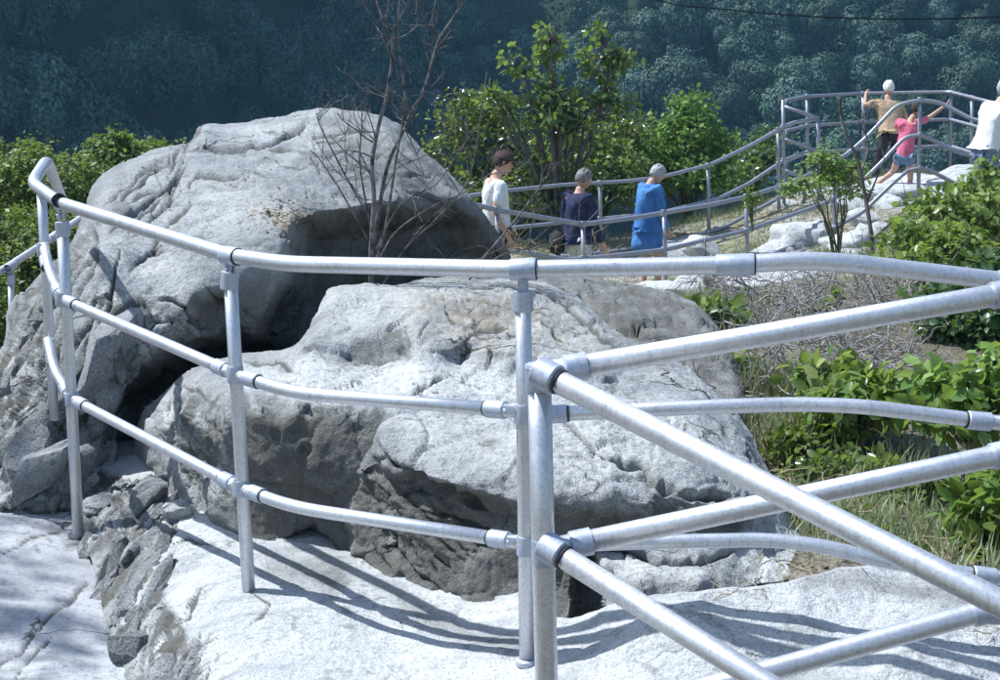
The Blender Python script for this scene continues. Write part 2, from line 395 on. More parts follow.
def rock(name, outline, ctrl, mat, step=2.5, T=1.2, cracks=(), recess=(), stain_shade_areas=(), warm=(), pale=(), zones=(),
         amp=(0.05, 0.016), freq=(1.6, 9.0), ridge=0.0, stretch=None, jit=2.0, power=1.0, parent=None, strata=None, edge_round=0.0, facet=None, grit=.0016, rcracks=(), level=None, grain=((110, 620, 4.8), (170, 500, 5.4))):
    """A rock body. outline/ctrl are given where the photograph shows them plus a real distance (metres);
    the front surface, its relief and the rounded back are all built in metres."""
    ol = smooth_path(outline, 8, closed=True)
    q3 = np.concatenate([ol*0.045, np.zeros((len(ol), 1))], 1)+len(outline)
    ol = ol+np.stack([fbm(q3, 3), fbm(q3+50, 3)], -1)*jit
    cp = []; cv = []
    for c in ctrl:
        x, y, v = c[:3]
        if len(c) == 4 and level is None: v = YZ(x, y, v)
        cp.append((x, y)); cv.append(v)
    ev = rbf(cp, cv, power, 0 if level is None else level)
    x0, y0 = ol.min(0)-step; x1, y1 = ol.max(0)+step
    xs = np.arange(x0, x1+step, step); ys = np.arange(y0, y1+step, step)
    X, Yg = np.meshgrid(xs, ys); q = np.stack([X.ravel(), Yg.ravel()], -1)
    sd, near, ins = sdist(q, ol)
    nx, ny = len(xs), len(ys)
    I = ins.reshape(ny, nx)
    cell = I[:-1, :-1] | I[1:, :-1] | I[:-1, 1:] | I[1:, 1:]
    use = np.zeros((ny, nx), bool)
    use[:-1, :-1] |= cell; use[1:, :-1] |= cell; use[:-1, 1:] |= cell; use[1:, 1:] |= cell
    out = ~ins
    q = np.where(out[:, None], near, q)
    jx = np.concatenate([q*0.02, np.full((len(q), 1), 3.3)], 1)
    qj = q+np.stack([fbm(jx*2.2, 3), fbm(jx*2.2+9, 3)], -1)*2.6
    Yd = ev(q) if level is None else YZ(q[:, 0], q[:, 1], ev(q))
    e = np.clip(sd, 0, None)
    if edge_round: Yd = Yd+edge_round*(1-sstep(e/14.0))**2
    st = np.zeros(len(q)); wm = np.zeros(len(q)); pl = np.zeros(len(q))
    for poly, dY, wd in recess:
        pa = np.array(poly, float); lo, hi = pa.min(0)-wd-2, pa.max(0)+wd+2; bx = np.where(((qj > lo) & (qj < hi)).all(1))[0]
        if len(bx): d, _, _ = sdist(qj[bx], pa); Yd[bx] += dY*sstep(d/wd*0.5+0.5)
    W = PYa(q[:, 0], q[:, 1], Yd)
    G = W.reshape(ny, nx, 3)
    du = np.gradient(G, axis=1); dv = np.gradient(G, axis=0)
    N = np.cross(dv, du).reshape(-1, 3); N /= np.linalg.norm(N, axis=1)[:, None]+1e-12
    view = W-np.array([0, 0, EYE]); N[(N*view).sum(1) > 0] *= -1
    # limit extreme normals so the relief moves mostly outwards
    Ws = W*np.array(stretch if stretch is not None else (1, 1, 1))
    amplow = np.ones(len(q)); zamp = np.zeros(len(q))
    for (poly, a) in zones:
        d, _, _ = sdist(qj, np.array(poly, float)); zamp = np.maximum(zamp, a*sstep(d/16+0.5))
    disp = amp[0]*fbm(Ws*freq[0], 4)+amp[1]*fbm(Ws*freq[1], 4)+grit*(fbm(W*34, 2)+.6*np.abs(fbm(W*15+3, 2)))
    if ridge: disp = disp+ridge*(fbm(Ws*freq[0]*2.3+5, 4, 0.55, True)-0.8)
    if facet:
        fv, fj = facets(Ws*facet[1]+fbm(W*2, 2)[:, None]*.35, 3); disp = disp+facet[0]*fv-facet[0]*.5*np.exp(-(fj/.05)**2)
    if zones:
        ax = np.array(PY(*grain[1]))-np.array(PY(*grain[0])); ax /= np.linalg.norm(ax)
        al = (W @ ax)[:, None]*ax[None]; Q = (W-al)+al*.34; Q = Q+fbm(W*3, 3)[:, None]*.05
        f1, j1 = facets(Q*6.5, 11); f2, j2 = facets(Q*17, 23); f3, j3 = facets(Q*36, 31)
        zz = np.clip(.75*f1+.45*f2+.25*f3-.45*np.exp(-(j1/.07)**2)-.25*np.exp(-(j2/.09)**2), -1.3, .9)
        disp = disp+zamp*zz
        zk = np.clip(zamp*60, 0, 1); pt = fbm(W*5+4, 3)
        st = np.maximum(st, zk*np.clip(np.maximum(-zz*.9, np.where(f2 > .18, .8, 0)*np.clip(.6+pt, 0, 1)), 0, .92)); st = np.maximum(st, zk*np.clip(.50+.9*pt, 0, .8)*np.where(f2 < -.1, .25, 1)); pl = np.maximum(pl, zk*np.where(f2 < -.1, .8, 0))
    if strata:
        sdir, sf, sa = strata
        s = (W @ np.array(sdir))*sf+fbm(W*1.3, 3)*1.1
        fr = s-np.floor(s); disp = disp+sa*(sstep(fr/0.85)-sstep((fr-0.85)/0.15))
    cracks = list(cracks)
    for poly, n, ang, ln, wd, dep, seed in rcracks:      # many lesser joints running roughly one way through a zone
        rg = np.random.default_rng(seed); pa = np.array(poly, float); k = 0
        while k < n:
            c = rg.uniform(pa.min(0), pa.max(0))
            if not inside(c[None], pa)[0]: continue
            k += 1; L = ln*rg.uniform(.4, 1.3); a = math.radians(ang+rg.normal()*11); p = c.copy(); pl_ = [p.copy()]
            for j in range(max(3, int(L/8))):
                a += rg.normal()*.28; p = p+np.array([math.cos(a), -math.sin(a)])*8; a += (math.radians(ang)-a)*.3; pl_.append(p.copy())
            cracks.append((pl_, wd*rg.uniform(.6, 1.4), dep*rg.uniform(.5, 1.3)))
    for poly, wd, dep in cracks:
        pp = np.array(poly, float); m_ = 4*wd+6
        bx = np.where((qj[:, 0] > pp[:, 0].min()-m_) & (qj[:, 0] < pp[:, 0].max()+m_) & (qj[:, 1] > pp[:, 1].min()-m_) & (qj[:, 1] < pp[:, 1].max()+m_))[0]
        if not len(bx): continue
        qb = qj[bx]; d, _ = seg_dist(qb, poly, False)
        ends = np.minimum(np.linalg.norm(qb-pp[0], axis=1), np.linalg.norm(qb-pp[-1], axis=1))     # taper towards the ends
        tp = np.clip(ends/18, 0.25, 1); wv = wd*(0.6+0.8*np.clip(gnoise(jx[bx]*4+7)+0.5, 0, 1.2))*tp
        disp[bx] -= dep*tp*np.exp(-(d/wv)**2)
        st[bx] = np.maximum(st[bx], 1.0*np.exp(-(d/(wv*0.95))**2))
    for lst, arr in ((stain_shade_areas, st), (warm, wm), (pale, pl)):
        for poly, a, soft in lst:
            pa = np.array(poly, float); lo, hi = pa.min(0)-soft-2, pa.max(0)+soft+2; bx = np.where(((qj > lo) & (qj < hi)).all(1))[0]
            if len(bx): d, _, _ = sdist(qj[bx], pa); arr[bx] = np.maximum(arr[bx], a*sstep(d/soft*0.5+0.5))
    fade = 0.35+0.65*np.clip(e/10, 0, 1)
    W = W+N*(disp*fade)[:, None]
    use = use.ravel(); idm = -np.ones(len(q), int); idm[use] = np.arange(use.sum())
    idm = idm.reshape(ny, nx)
    a, b, c, d4 = idm[:-1, :-1][cell], idm[:-1, 1:][cell], idm[1:, 1:][cell], idm[1:, :-1][cell]
    ff = np.stack([a, d4, c, b], -1)
    V = W[use]; nf = len(V)
    # rounded back of the rock: pushed away from the front and down
    eu = e[use]; th = T*np.sqrt(np.clip(1-(1-np.clip(eu/60, 0, 1))**2, 0, 1))
    inner = ~out[use]
    bid = np.where(inner, nf+np.cumsum(inner)-1, np.arange(nf))
    away = V-np.array([0, 0, EYE]); away[:, 2] = 0; away /= np.linalg.norm(away, axis=1)[:, None]
    Vb = V+away*th[:, None]+np.array([0, 0, -0.25])*th[:, None]
    V2 = np.concatenate([V, Vb[inner]])
    fb = bid[ff][:, ::-1]
    me = mesh_np(name, V2, [ff, fb])
    ca = me.color_attributes.new('stain', 'FLOAT_COLOR', 'POINT')
    u_ = lambda z: np.concatenate([z[use], z[use][inner]])
    cc = np.stack([u_(st), u_(wm), u_(pl), np.ones(len(V2))], -1).astype(np.float32)
    ca.data.foreach_set('color', cc.ravel())
    return link(name, me, mat, parent)

# ------------------------------------------------------------------ the ground: one sheet out to the far hillside and beyond
gc = []
for (x, y, Y) in [(820, 590, 4.3), (900, 560, 4.7), (1000, 640, 3.9), (900, 500, 5.3), (1000, 500, 5.4), (800, 450, 6.0), (760, 400, 6.9), (900, 400, 6.9), (1000, 400, 7.0),
                  (730, 350, 8.0), (850, 335, 8.4), (1000, 330, 8.2), (700, 326, 9.3), (800, 296, 10.6), (640, 318, 10.0), (640, 306, 12.0), (700, 306, 11.5), (1000, 260, 11.5),
                  (900, 250, 12.5), (560, 310, 10.5), (632, 292, 16.3), (601, 262, 17.6), (708, 234, 18.4), (540, 244, 18.6), (600, 236, 19.2), (660, 226, 19.8), (720, 214, 20.4), (480, 250, 18.2), (783, 202, 19.6), (880, 184, 21.0), (950, 184, 21.0),
                  (1000, 185, 21.0), (834, 232, 17.4), (745, 262, 16.4), (920, 205, 18.0), (975, 205, 18.0), (800, 190, 22.3), (900, 172, 22.6)]:
    p = PY(x, y, Y); gc.append((p.x, p.y, p.z))
gc += [(-0.35, 14.2, -0.78), (0.9, 15.2, -0.9), (1.9, 16.2, -0.85), (-3, 14, -1.0), (-6, 13, -1.5), (-2.0, 11, -0.7), (0, 12, -0.7), (-9, 9, -1.4), (-5, 6.5, -0.55), (-3.2, 4.5, -0.5), (-3, 1, -0.45),
       (0, 1, -0.35), (0, 3, -0.35), (0.3, 4.5, -0.3), (0, 6, -0.3), (-1.5, 5.5, -0.4), (1.2, 4.0, -0.35), (3, 1, -0.4), (4, 3.5, -0.1), (6, 3, 0.0), (10, 6, 0.6), (10, 12, 0.8), (12, 18, 0.6),
       (14, 22, 0.2), (2, 22.5, -1.6), (-2, 20, -2.5), (-6, 17, -3.5), (-12, 14, -4.5), (-10, 22, -7), (0, 26, -6), (8, 27, -5), (18, 28, -5)]
gev = rbf([(a, b) for a, b, _ in gc], [c for _, _, c in gc])
def hill(x, y):
    """the far valley side: a slope facing us, with spurs and gullies"""
    front = 92+14*np.sin(x*0.045+0.9)+7*np.sin(x*0.11+2.0)-0.0014*(x+10)**2*np.where(x < -10, -1, 0.4)
    front = front-np.where(x < -22, (-22-x)*.8, 0)
    s = (y-front)
    return np.where(s < 0, -32+0*s, -32+s*(0.80+0.75*sstep((-x-10)/16)))
def gz(x, y):
    x = np.asarray(x, float); y = np.asarray(y, float)
    near = gev(np.stack([np.clip(x, -16, 18), np.clip(y, -2, 30)], -1))
    near = near-np.clip(y-26, 0, 40)*0.9-np.clip(-14-x, 0, 60)*0.6*sstep((y-2)/10)
    far = np.clip(hill(x, y), -32, 42+0.12*(y-150).clip(0))
    k = sstep((y-24)/10)
    z = np.maximum(near, -32)*(1-k)+np.maximum(np.maximum(near, -32), far)*k
    return z
def gzs(x, y): return float(gz(np.array([x]), np.array([y]))[0])
ux = np.linspace(-1, 1, 420); gx = 2.0+np.sinh(ux*5.2)/np.sinh(5.2)*520
uy = np.linspace(0, 1, 460); gy = -4+np.sinh(uy*4.6)/np.sinh(4.6)*760
X, Yg = np.meshgrid(gx, gy); Z = gz(X.ravel(), Yg.ravel())
P3 = np.stack([X.ravel(), Yg.ravel(), Z], -1)
nearw = np.clip(1-(P3[:, 1]-22)/20, 0, 1)
P3[:, 2] += nearw*(0.05*fbm(P3*[1.1, 1.1, 0.3], 4)+0.018*fbm(P3*[7, 7, 1], 3))
i = np.arange(len(gy)-1)[:, None]*len(gx); j = np.arange(len(gx)-1)[None]
ff = np.stack([i+j, i+j+1, i+len(gx)+j+1, i+len(gx)+j], -1).reshape(-1, 4)
m = newmat('earth_and_scrub'); T = NT(m)
geo = T.n('ShaderNodeNewGeometry'); P = geo.outputs['Position']
n1 = T.noise(P, 0.8, 5, 0.6); n2 = T.noise(P, 7, 5, 0.7); n3 = T.noise(P, 60, 4, 0.7)
c = T.mix(T.ramp(n1, [(0.42, 0.0), (0.58, 1.0)]), (0.36, 0.345, 0.30), (0.27, 0.27, 0.17))
c = T.mix(T.ramp(n2, [(0.40, 0.9), (0.52, 0.0)]), c, (0.12, 0.095, 0.065))
c = T.mix(T.ramp(n2, [(0.54, 0.0), (0.62, 0.8)]), c, (0.40, 0.39, 0.36))
c = T.mix(T.ramp(n3, [(0.36, 0.9), (0.48, 0.0)]), c, (0.05, 0.045, 0.035))
sp = T.n('ShaderNodeSeparateXYZ'); T.l(P, sp.inputs[0])
dk = T.math('MULTIPLY', T.ramp(T.math('MULTIPLY', sp.outputs[1], 0.05), [(0.53, 1.0), (0.66, 0.0)]), T.ramp(n1, [(0.3, .55), (0.5, 1.0)]))
c = T.mix(T.math('MULTIPLY', dk, 0.8), c, T.mix(T.ramp(n3, [(0.45, 0.0), (0.6, 1.0)]), (0.06, 0.05, 0.038), (0.19, 0.16, 0.12)))
c = T.mix(T.ramp(T.math('MULTIPLY', sp.outputs[1], 0.01), [(0.26, 0.0), (0.36, 1.0)]), c, (0.03, 0.04, 0.022))
bs = T.n('ShaderNodeBsdfPrincipled'); bs.inputs['Roughness'].default_value = 0.95; bs.inputs['Specular IOR Level'].default_value = 0.1
T.l(c, bs.inputs['Base Color'])
b1 = T.n('ShaderNodeBump'); b1.inputs['Strength'].default_value = 0.8; b1.inputs['Distance'].default_value = 0.03
T.l(T.math('ADD', n2, T.math('MULTIPLY', n3, 0.6)), b1.inputs['Height']); T.l(b1.outputs[0], bs.inputs['Normal'])
o = T.n('ShaderNodeOutputMaterial'); T.l(bs.outputs[0], o.inputs[0])
tag(link('ground', mesh_np('ground', P3, ff), m), kind='structure')

# ------------------------------------------------------------------ rock surfaces one stands on
tag(rock('rock_path', [(-120, 440), (-40, 455), (30, 478), (80, 480), (112, 520), (128, 600), (150, 690), (230, 800), (-120, 800)],
         [(-100, 450, -.1, 'z'), (0, 480, -.10, 'z'), (80, 490, -.13, 'z'), (60, 560, -.17, 'z'), (0, 600, -.14, 'z'), (0, 680, -.17, 'z'), (110, 640, -.2, 'z'),
          (60, 640, -.16, 'z'), (-100, 640, -.1, 'z'), (100, 560, -.2, 'z'), (-100, 800, -.1, 'z'), (200, 800, -.2, 'z')], M_path, T=0.5,
         cracks=[([(-20, 672), (20, 650), (45, 620), (75, 598), (92, 576)], 1.5, .014), ([(10, 686), (30, 655), (60, 628)], 1.2, .01), ([(-10, 560), (30, 540), (70, 528)], 1.5, .006)],
         amp=(0.016, 0.003), freq=(1.2, 7), level=.03), kind='structure')
face = [(92, 470), (140, 478), (175, 505), (172, 530), (160, 560), (165, 600), (185, 640), (205, 690), (212, 800), (120, 800), (105, 690), (92, 620), (84, 560), (80, 500)]
tag(rock('rock_ledge', [(86, 476), (130, 440), (220, 470), (340, 480), (500, 560), (556, 622), (620, 604), (690, 594), (770, 586), (830, 572), (900, 570), (1010, 610), (1110, 640), (1120, 820), (400, 830), (215, 800), (170, 760), (140, 700), (112, 640), (96, 580), (84, 530)],
         [(100, 480, -.05, 'z'), (150, 470, .0, 'z'), (180, 520, .0, 'z'), (248, 592, 0, 'z'), (400, 650, 0, 'z'), (527, 657, .05, 'z'), (340, 560, 0.0, 'z'), (480, 600, .0, 'z'), (540, 640, .06, 'z'),
          (350, 480, .0, 'z'), (560, 570, .03, 'z'), (590, 620, .14, 'z'),
          (600, 610, .21, 'z'), (650, 600, .28, 'z'), (700, 592, .30, 'z'), (760, 560, .26, 'z'), (800, 590, .29, 'z'), (900, 580, .2, 'z'), (900, 650, .20, 'z'), (1000, 625, .17, 'z'), (1100, 650, .12, 'z'),
          (700, 660, .18, 'z'), (640, 660, .14, 'z'), (570, 680, .05, 'z'), (1000, 670, .12, 'z'), (800, 680, .12, 'z'), (1100, 800, .0, 'z'), (700, 760, .03, 'z'), (540, 760, .0, 'z'),
          (180, 560, .0, 'z'), (195, 600, -.01, 'z'), (215, 640, -.01, 'z'), (235, 690, -.01, 'z'), (300, 660, .01, 'z'), (320, 600, .03, 'z'), (300, 760, -.03, 'z'), (240, 800, -.04, 'z'),
          (110, 540, -.10, 'z'), (96, 560, -.17, 'z'), (130, 590, -.12, 'z'), (118, 630, -.19, 'z'), (160, 630, -.11, 'z'), (150, 690, -.19, 'z'), (185, 680, -.10, 'z'), (185, 760, -.2, 'z')],
         M_ledge, T=0.5, step=1.8,
         rcracks=[([(105, 500), (165, 500), (170, 560), (190, 640), (205, 690), (130, 690), (105, 600)], 40, 60, 38, 1.9, .012, 12)], zones=[(face, .024)], stain_shade_areas=[([(90, 470), (150, 480), (150, 540), (128, 600), (150, 690), (130, 800), (90, 640)], .35, 20), ([(255, 545), (350, 560), (345, 578), (300, 590), (262, 575)], .35, 14), ([(380, 585), (470, 625), (530, 640), (525, 655), (470, 650), (420, 625)], .45, 14),
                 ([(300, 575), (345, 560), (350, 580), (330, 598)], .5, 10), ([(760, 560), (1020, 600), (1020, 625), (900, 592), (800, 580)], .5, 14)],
         cracks=[([(250, 592), (268, 604), (262, 618), (245, 628)], 1.3, .006), ([(170, 545), (190, 538), (215, 545)], 1.5, .012), ([(395, 612), (400, 618), (402, 628)], 1.0, .01)],
         amp=(0.010, 0.004), freq=(1.6, 7), facet=(.004, 1.6), level=.03), kind='structure')

# ------------------------------------------------------------------ boulders
# the big one at the left, with its undercut right side
b1o = [(-60, 500), (-40, 420), (2, 345), (8, 308), (28, 288), (56, 262), (72, 244), (84, 210), (92, 186), (120, 163), (155, 148), (188, 140), (200, 127), (222, 125), (255, 122), (288, 114), (318, 108), (350, 110), (392, 120), (412, 136),
       (436, 160), (462, 186), (480, 208), (500, 236), (515, 268), (520, 330), (440, 380), (330, 420), (240, 450), (170, 490), (120, 520), (60, 520), (0, 520)]
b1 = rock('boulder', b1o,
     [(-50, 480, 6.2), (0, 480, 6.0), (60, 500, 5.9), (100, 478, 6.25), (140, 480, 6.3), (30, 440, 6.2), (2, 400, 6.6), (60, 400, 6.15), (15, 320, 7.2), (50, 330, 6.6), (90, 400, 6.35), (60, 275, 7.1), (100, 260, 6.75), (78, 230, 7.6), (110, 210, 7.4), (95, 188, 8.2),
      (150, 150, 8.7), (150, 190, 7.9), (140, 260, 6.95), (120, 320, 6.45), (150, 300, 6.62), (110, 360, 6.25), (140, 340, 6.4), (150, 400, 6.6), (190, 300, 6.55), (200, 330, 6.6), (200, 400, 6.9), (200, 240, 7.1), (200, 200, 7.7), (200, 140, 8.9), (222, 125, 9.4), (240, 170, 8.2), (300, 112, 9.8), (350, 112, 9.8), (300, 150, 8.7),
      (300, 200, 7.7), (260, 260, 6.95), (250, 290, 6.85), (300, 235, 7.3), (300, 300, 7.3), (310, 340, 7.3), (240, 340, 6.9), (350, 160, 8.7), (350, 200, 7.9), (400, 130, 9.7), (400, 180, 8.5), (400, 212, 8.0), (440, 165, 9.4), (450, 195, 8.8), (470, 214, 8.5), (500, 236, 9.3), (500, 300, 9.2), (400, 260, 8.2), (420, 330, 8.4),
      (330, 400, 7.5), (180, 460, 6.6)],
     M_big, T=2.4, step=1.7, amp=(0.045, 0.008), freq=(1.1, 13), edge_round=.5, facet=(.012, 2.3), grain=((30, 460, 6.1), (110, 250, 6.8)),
     cracks=[([(196, 142), (240, 143), (262, 140), (290, 128), (312, 118)], 1.9, .07), ([(262, 142), (300, 146), (330, 154), (352, 170)], 1.5, .035), ([(186, 160), (176, 172), (160, 186), (146, 200), (126, 218), (116, 226)], 2.0, .075),
             ([(170, 156), (150, 166), (128, 186), (108, 206)], 1.5, .04), ([(190, 190), (188, 180), (200, 172), (225, 176), (248, 170)], 1.6, .03), ([(130, 270), (150, 255), (168, 248)], 1.8, .03),
             ([(100, 224), (96, 260), (80, 290), (66, 330)], 1.7, .05), ([(120, 290), (96, 300), (88, 330), (92, 370)], 1.7, .05), ([(148, 296), (170, 298), (186, 310), (200, 326), (215, 330)], 2.0, .06), ([(60, 300), (52, 340), (30, 380)], 1.5, .04),
             ([(104, 350), (86, 390), (60, 430), (46, 470)], 2.0, .06), ([(70, 372), (52, 400), (20, 430)], 1.7, .05), ([(120, 440), (90, 455), (70, 490)], 2.0, .05), ([(20, 350), (12, 372), (20, 400)], 1.6, .04), ([(305, 146), (318, 160), (322, 178)], 1.4, .03), ([(400, 190), (430, 200), (450, 206)], 1.6, .03), ([(170, 150), (140, 166), (112, 192), (100, 214)], 1.2, .03), ([(178, 176), (160, 196), (140, 216), (128, 240)], 1.3, .035), ([(200, 196), (180, 214), (160, 232), (150, 262)], 1.1, .02), ([(290, 128), (330, 132), (372, 128), (400, 136)], 1.3, .03), ([(230, 160), (270, 176), (300, 174)], 1.0, .02), ([(330, 176), (380, 180), (440, 176)], 1.0, .02), ([(120, 250), (112, 290), (90, 330)], 1.3, .03), ([(80, 250), (60, 290), (36, 320), (14, 350)], 1.6, .04), ([(60, 340), (40, 400), (0, 440)], 1.8, .05), ([(236, 292), (222, 302), (214, 322)], 1.3, .03)],
     rcracks=[([(-10, 340), (60, 300), (110, 340), (130, 400), (100, 500), (0, 500)], 30, 62, 60, 1.8, .045, 1), ([(100, 200), (190, 150), (200, 200), (130, 290), (80, 280)], 10, 48, 60, 1.2, .03, 2), ([(120, 290), (230, 280), (240, 340), (130, 380)], 12, -35, 40, 1.5, .035, 3), ([(200, 130), (400, 130), (440, 200), (220, 200)], 10, 5, 50, .9, .015, 4), ([(0, 300), (60, 270), (70, 330), (10, 360)], 12, 70, 50, 1.3, .03, 5)],
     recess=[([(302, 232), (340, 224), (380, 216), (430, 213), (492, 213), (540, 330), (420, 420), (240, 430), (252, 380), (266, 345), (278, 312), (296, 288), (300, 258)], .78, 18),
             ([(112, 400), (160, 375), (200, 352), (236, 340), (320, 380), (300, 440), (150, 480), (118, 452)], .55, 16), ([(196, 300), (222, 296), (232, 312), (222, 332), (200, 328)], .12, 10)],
     stain_shade_areas=[([(120, 370), (170, 340), (220, 330), (252, 310), (290, 280), (300, 232), (400, 218), (500, 218), (560, 400), (300, 520), (120, 470)], .62, 14), ([(225, 285), (262, 275), (275, 320), (240, 350)], .5, 14), ([(186, 294), (226, 292), (250, 310), (246, 345), (206, 345)], .7, 12),  # lichen tone, plus shade painted into the undercut and underside
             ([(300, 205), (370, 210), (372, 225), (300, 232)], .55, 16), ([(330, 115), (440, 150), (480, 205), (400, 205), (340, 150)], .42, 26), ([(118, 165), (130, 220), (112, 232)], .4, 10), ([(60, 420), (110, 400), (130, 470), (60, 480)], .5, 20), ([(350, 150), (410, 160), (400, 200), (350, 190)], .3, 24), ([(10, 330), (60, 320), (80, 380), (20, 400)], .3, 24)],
     warm=[([(252, 205), (285, 208), (300, 232), (272, 225)], .8, 10), ([(90, 420), (140, 400), (130, 450)], .5, 20)],
     pale=[([(240, 130), (270, 125), (380, 128), (392, 150), (330, 132)], .8, 16), ([(120, 240), (170, 220), (190, 280), (130, 290)], .5, 30), ([(180, 170), (260, 170), (280, 210), (200, 260)], .45, 30)],
     zones=[([(-60, 430), (-10, 370), (10, 340), (40, 320), (60, 360), (90, 400), (120, 470), (100, 530), (-60, 530)], .026), ([(96, 290), (150, 300), (170, 330), (120, 400), (90, 400)], .03), ([(100, 220), (96, 250), (60, 290), (20, 330), (0, 345), (70, 240)], .014)])
tag(b1, 'huge grey granite boulder with an undercut dark right side behind the left fence posts', 'boulder')

# the block in the middle: pale sloping top, dark pitted front
b2o = [(322, 300), (334, 286), (380, 283), (405, 284), (430, 278), (480, 276), (525, 280), (568, 292), (600, 318), (640, 345), (690, 368), (706, 396), (700, 430), (560, 470), (430, 540), (350, 566), (300, 575), (244, 556), (205, 528), (160, 505), (142, 480), (134, 450), (140, 415), (172, 384), (196, 367), (240, 354), (292, 347), (312, 322)]
b2 = rock('rock_block', b2o,
     [(325, 300, 6.75), (335, 288, 6.9), (380, 284, 7.1), (430, 279, 7.3), (480, 278, 7.35), (525, 284, 7.3), (568, 296, 7.1), (380, 305, 6.5), (335, 318, 6.35), (430, 310, 6.45), (480, 310, 6.5), (540, 320, 6.4), (600, 330, 6.4), (640, 348, 6.25), (690, 370, 6.1), (700, 400, 5.7), (640, 380, 5.9),
      (403, 322, 6.30), (375, 328, 6.22), (350, 342, 6.12), (330, 335, 6.2), (402, 330, 6.14), (402, 356, 6.05), (376, 337, 6.14), (376, 357, 6.06), (355, 350, 6.08), (350, 358, 6.05), (414, 322, 6.12), (414, 340, 5.92), (414, 357, 5.80), (312, 345, 6.05), (460, 345, 5.92), (520, 350, 5.9), (580, 362, 5.85), (300, 352, .55, 'z'), (300, 372, .54, 'z'), (260, 362, .53, 'z'), (460, 362, .54, 'z'), (520, 372, .52, 'z'), (600, 385, 5.6), (540, 392, .50, 'z'), (450, 385, .53, 'z'),
      (400, 402, .53, 'z'), (360, 404, .53, 'z'), (310, 400, .53, 'z'), (265, 396, .52, 'z'), (350, 380, .54, 'z'), (240, 384, .50, 'z'), (222, 372, .48, 'z'), (200, 366, 6.2), (450, 402, .52, 'z'),
      (375, 413, 5.14), (345, 412, 5.14), (300, 409, 5.14), (262, 406, 5.16), (240, 400, 5.24), (226, 408, 5.34), (180, 386, 6.1), (150, 408, 6.2), (190, 405, 5.75), (160, 430, 5.95), (190, 440, 5.62), (228, 440, 5.30), (140, 450, 6.25), (150, 480, 6.05),
      (200, 510, 5.45), (228, 500, 5.22), (246, 430, 5.17), (300, 430, 5.13), (360, 430, 5.12), (300, 480, 5.08), (250, 480, 5.14), (340, 490, 5.06), (250, 545, 5.12), (300, 556, 5.07), (345, 545, 5.02), (420, 500, 4.97), (560, 450, 5.0), (700, 430, 5.3)],
     M_rock, T=1.5, step=1.6, amp=(0.018, 0.006), freq=(2.2, 16), facet=(.014, 3.5), edge_round=.15,
     rcracks=[([(420, 290), (560, 290), (600, 340), (440, 340)], 16, -12, 26, 1.6, .015, 6), ([(150, 400), (225, 400), (225, 500), (170, 490)], 12, 75, 26, 1.4, .02, 7), ([(210, 375), (540, 375), (540, 400), (230, 400)], 6, 10, 30, 1.0, .01, 8)],
     recess=[([(266, 468), (274, 470), (272, 478), (265, 475)], .02, 7), ([(303, 446), (309, 447), (308, 452), (302, 451)], .03, 6), ([(273, 434), (279, 435), (277, 439)], .025, 5), ([(284, 460), (290, 459), (289, 465)], .02, 6), ([(298, 404), (312, 404), (313, 411), (302, 412)], .04, 4), ([(258, 560), (310, 538), (330, 556), (330, 600), (262, 600)], .45, 8), ([(150, 470), (172, 500), (200, 530), (150, 530)], .15, 10)],
     cracks=[([(344, 359), (376, 359), (404, 357)], 1.2, .02), ([(406, 357), (408, 340), (406, 326)], 1.2, .03), ([(405, 400), (420, 390), (436, 382), (450, 378)], 1.5, .03), ([(418, 345), (424, 330), (432, 318)], 1.4, .03), ([(240, 362), (280, 366), (300, 376)], 2.2, .02), ([(440, 300), (450, 318), (480, 330), (512, 330)], 2, .03), ([(450, 322), (468, 326), (490, 320)], 2.5, .025),
             ([(560, 300), (600, 335), (640, 352), (690, 376)], 2.0, .04), ([(530, 345), (580, 352), (620, 372)], 1.5, .02), ([(478, 335), (466, 345), (452, 352)], 2, .02), ([(176, 384), (200, 392), (214, 404)], 2, .02)],
     stain_shade_areas=[([(236, 408), (376, 412), (360, 470), (345, 600), (236, 600), (228, 500), (228, 440)], .8, 12), ([(200, 500), (240, 500), (240, 560), (200, 530)], .6, 12), ([(376, 405), (430, 480), (350, 600), (340, 480)], .8, 12), ([(140, 440), (160, 470), (200, 515), (140, 520)], .5, 14),  # weathering, with shade painted into the front face
             ([(344, 359), (352, 345), (376, 335), (405, 328), (407, 357)], .6, 4), ([(240, 354), (280, 358), (300, 374), (260, 368)], .3, 8)],  # first area paints the shade of the small step face
     warm=[([(400, 296), (470, 290), (560, 310), (560, 345), (480, 345), (430, 330)], .75, 30), ([(560, 320), (640, 350), (600, 365)], .4, 20)],
     pale=[([(268, 455), (300, 440), (318, 470), (300, 500), (270, 480)], .55, 14), ([(240, 392), (262, 396), (256, 410)], .8, 8), ([(240, 362), (340, 362), (420, 360), (540, 372), (540, 398), (400, 404), (240, 396)], .85, 12), ([(325, 290), (420, 285), (430, 320), (340, 335)], .5, 20)],  # the long flat tier is painted lighter as if sunlit
     zones=[([(420, 296), (520, 290), (560, 330), (500, 345), (440, 330)], .007), ([(150, 400), (215, 392), (232, 430), (228, 510), (180, 480)], .016), ([(240, 398), (380, 408), (376, 418), (240, 412)], .012)])
tag(b2, 'blocky granite rock in the middle with a pale flat top and dark pitted front', 'rock')

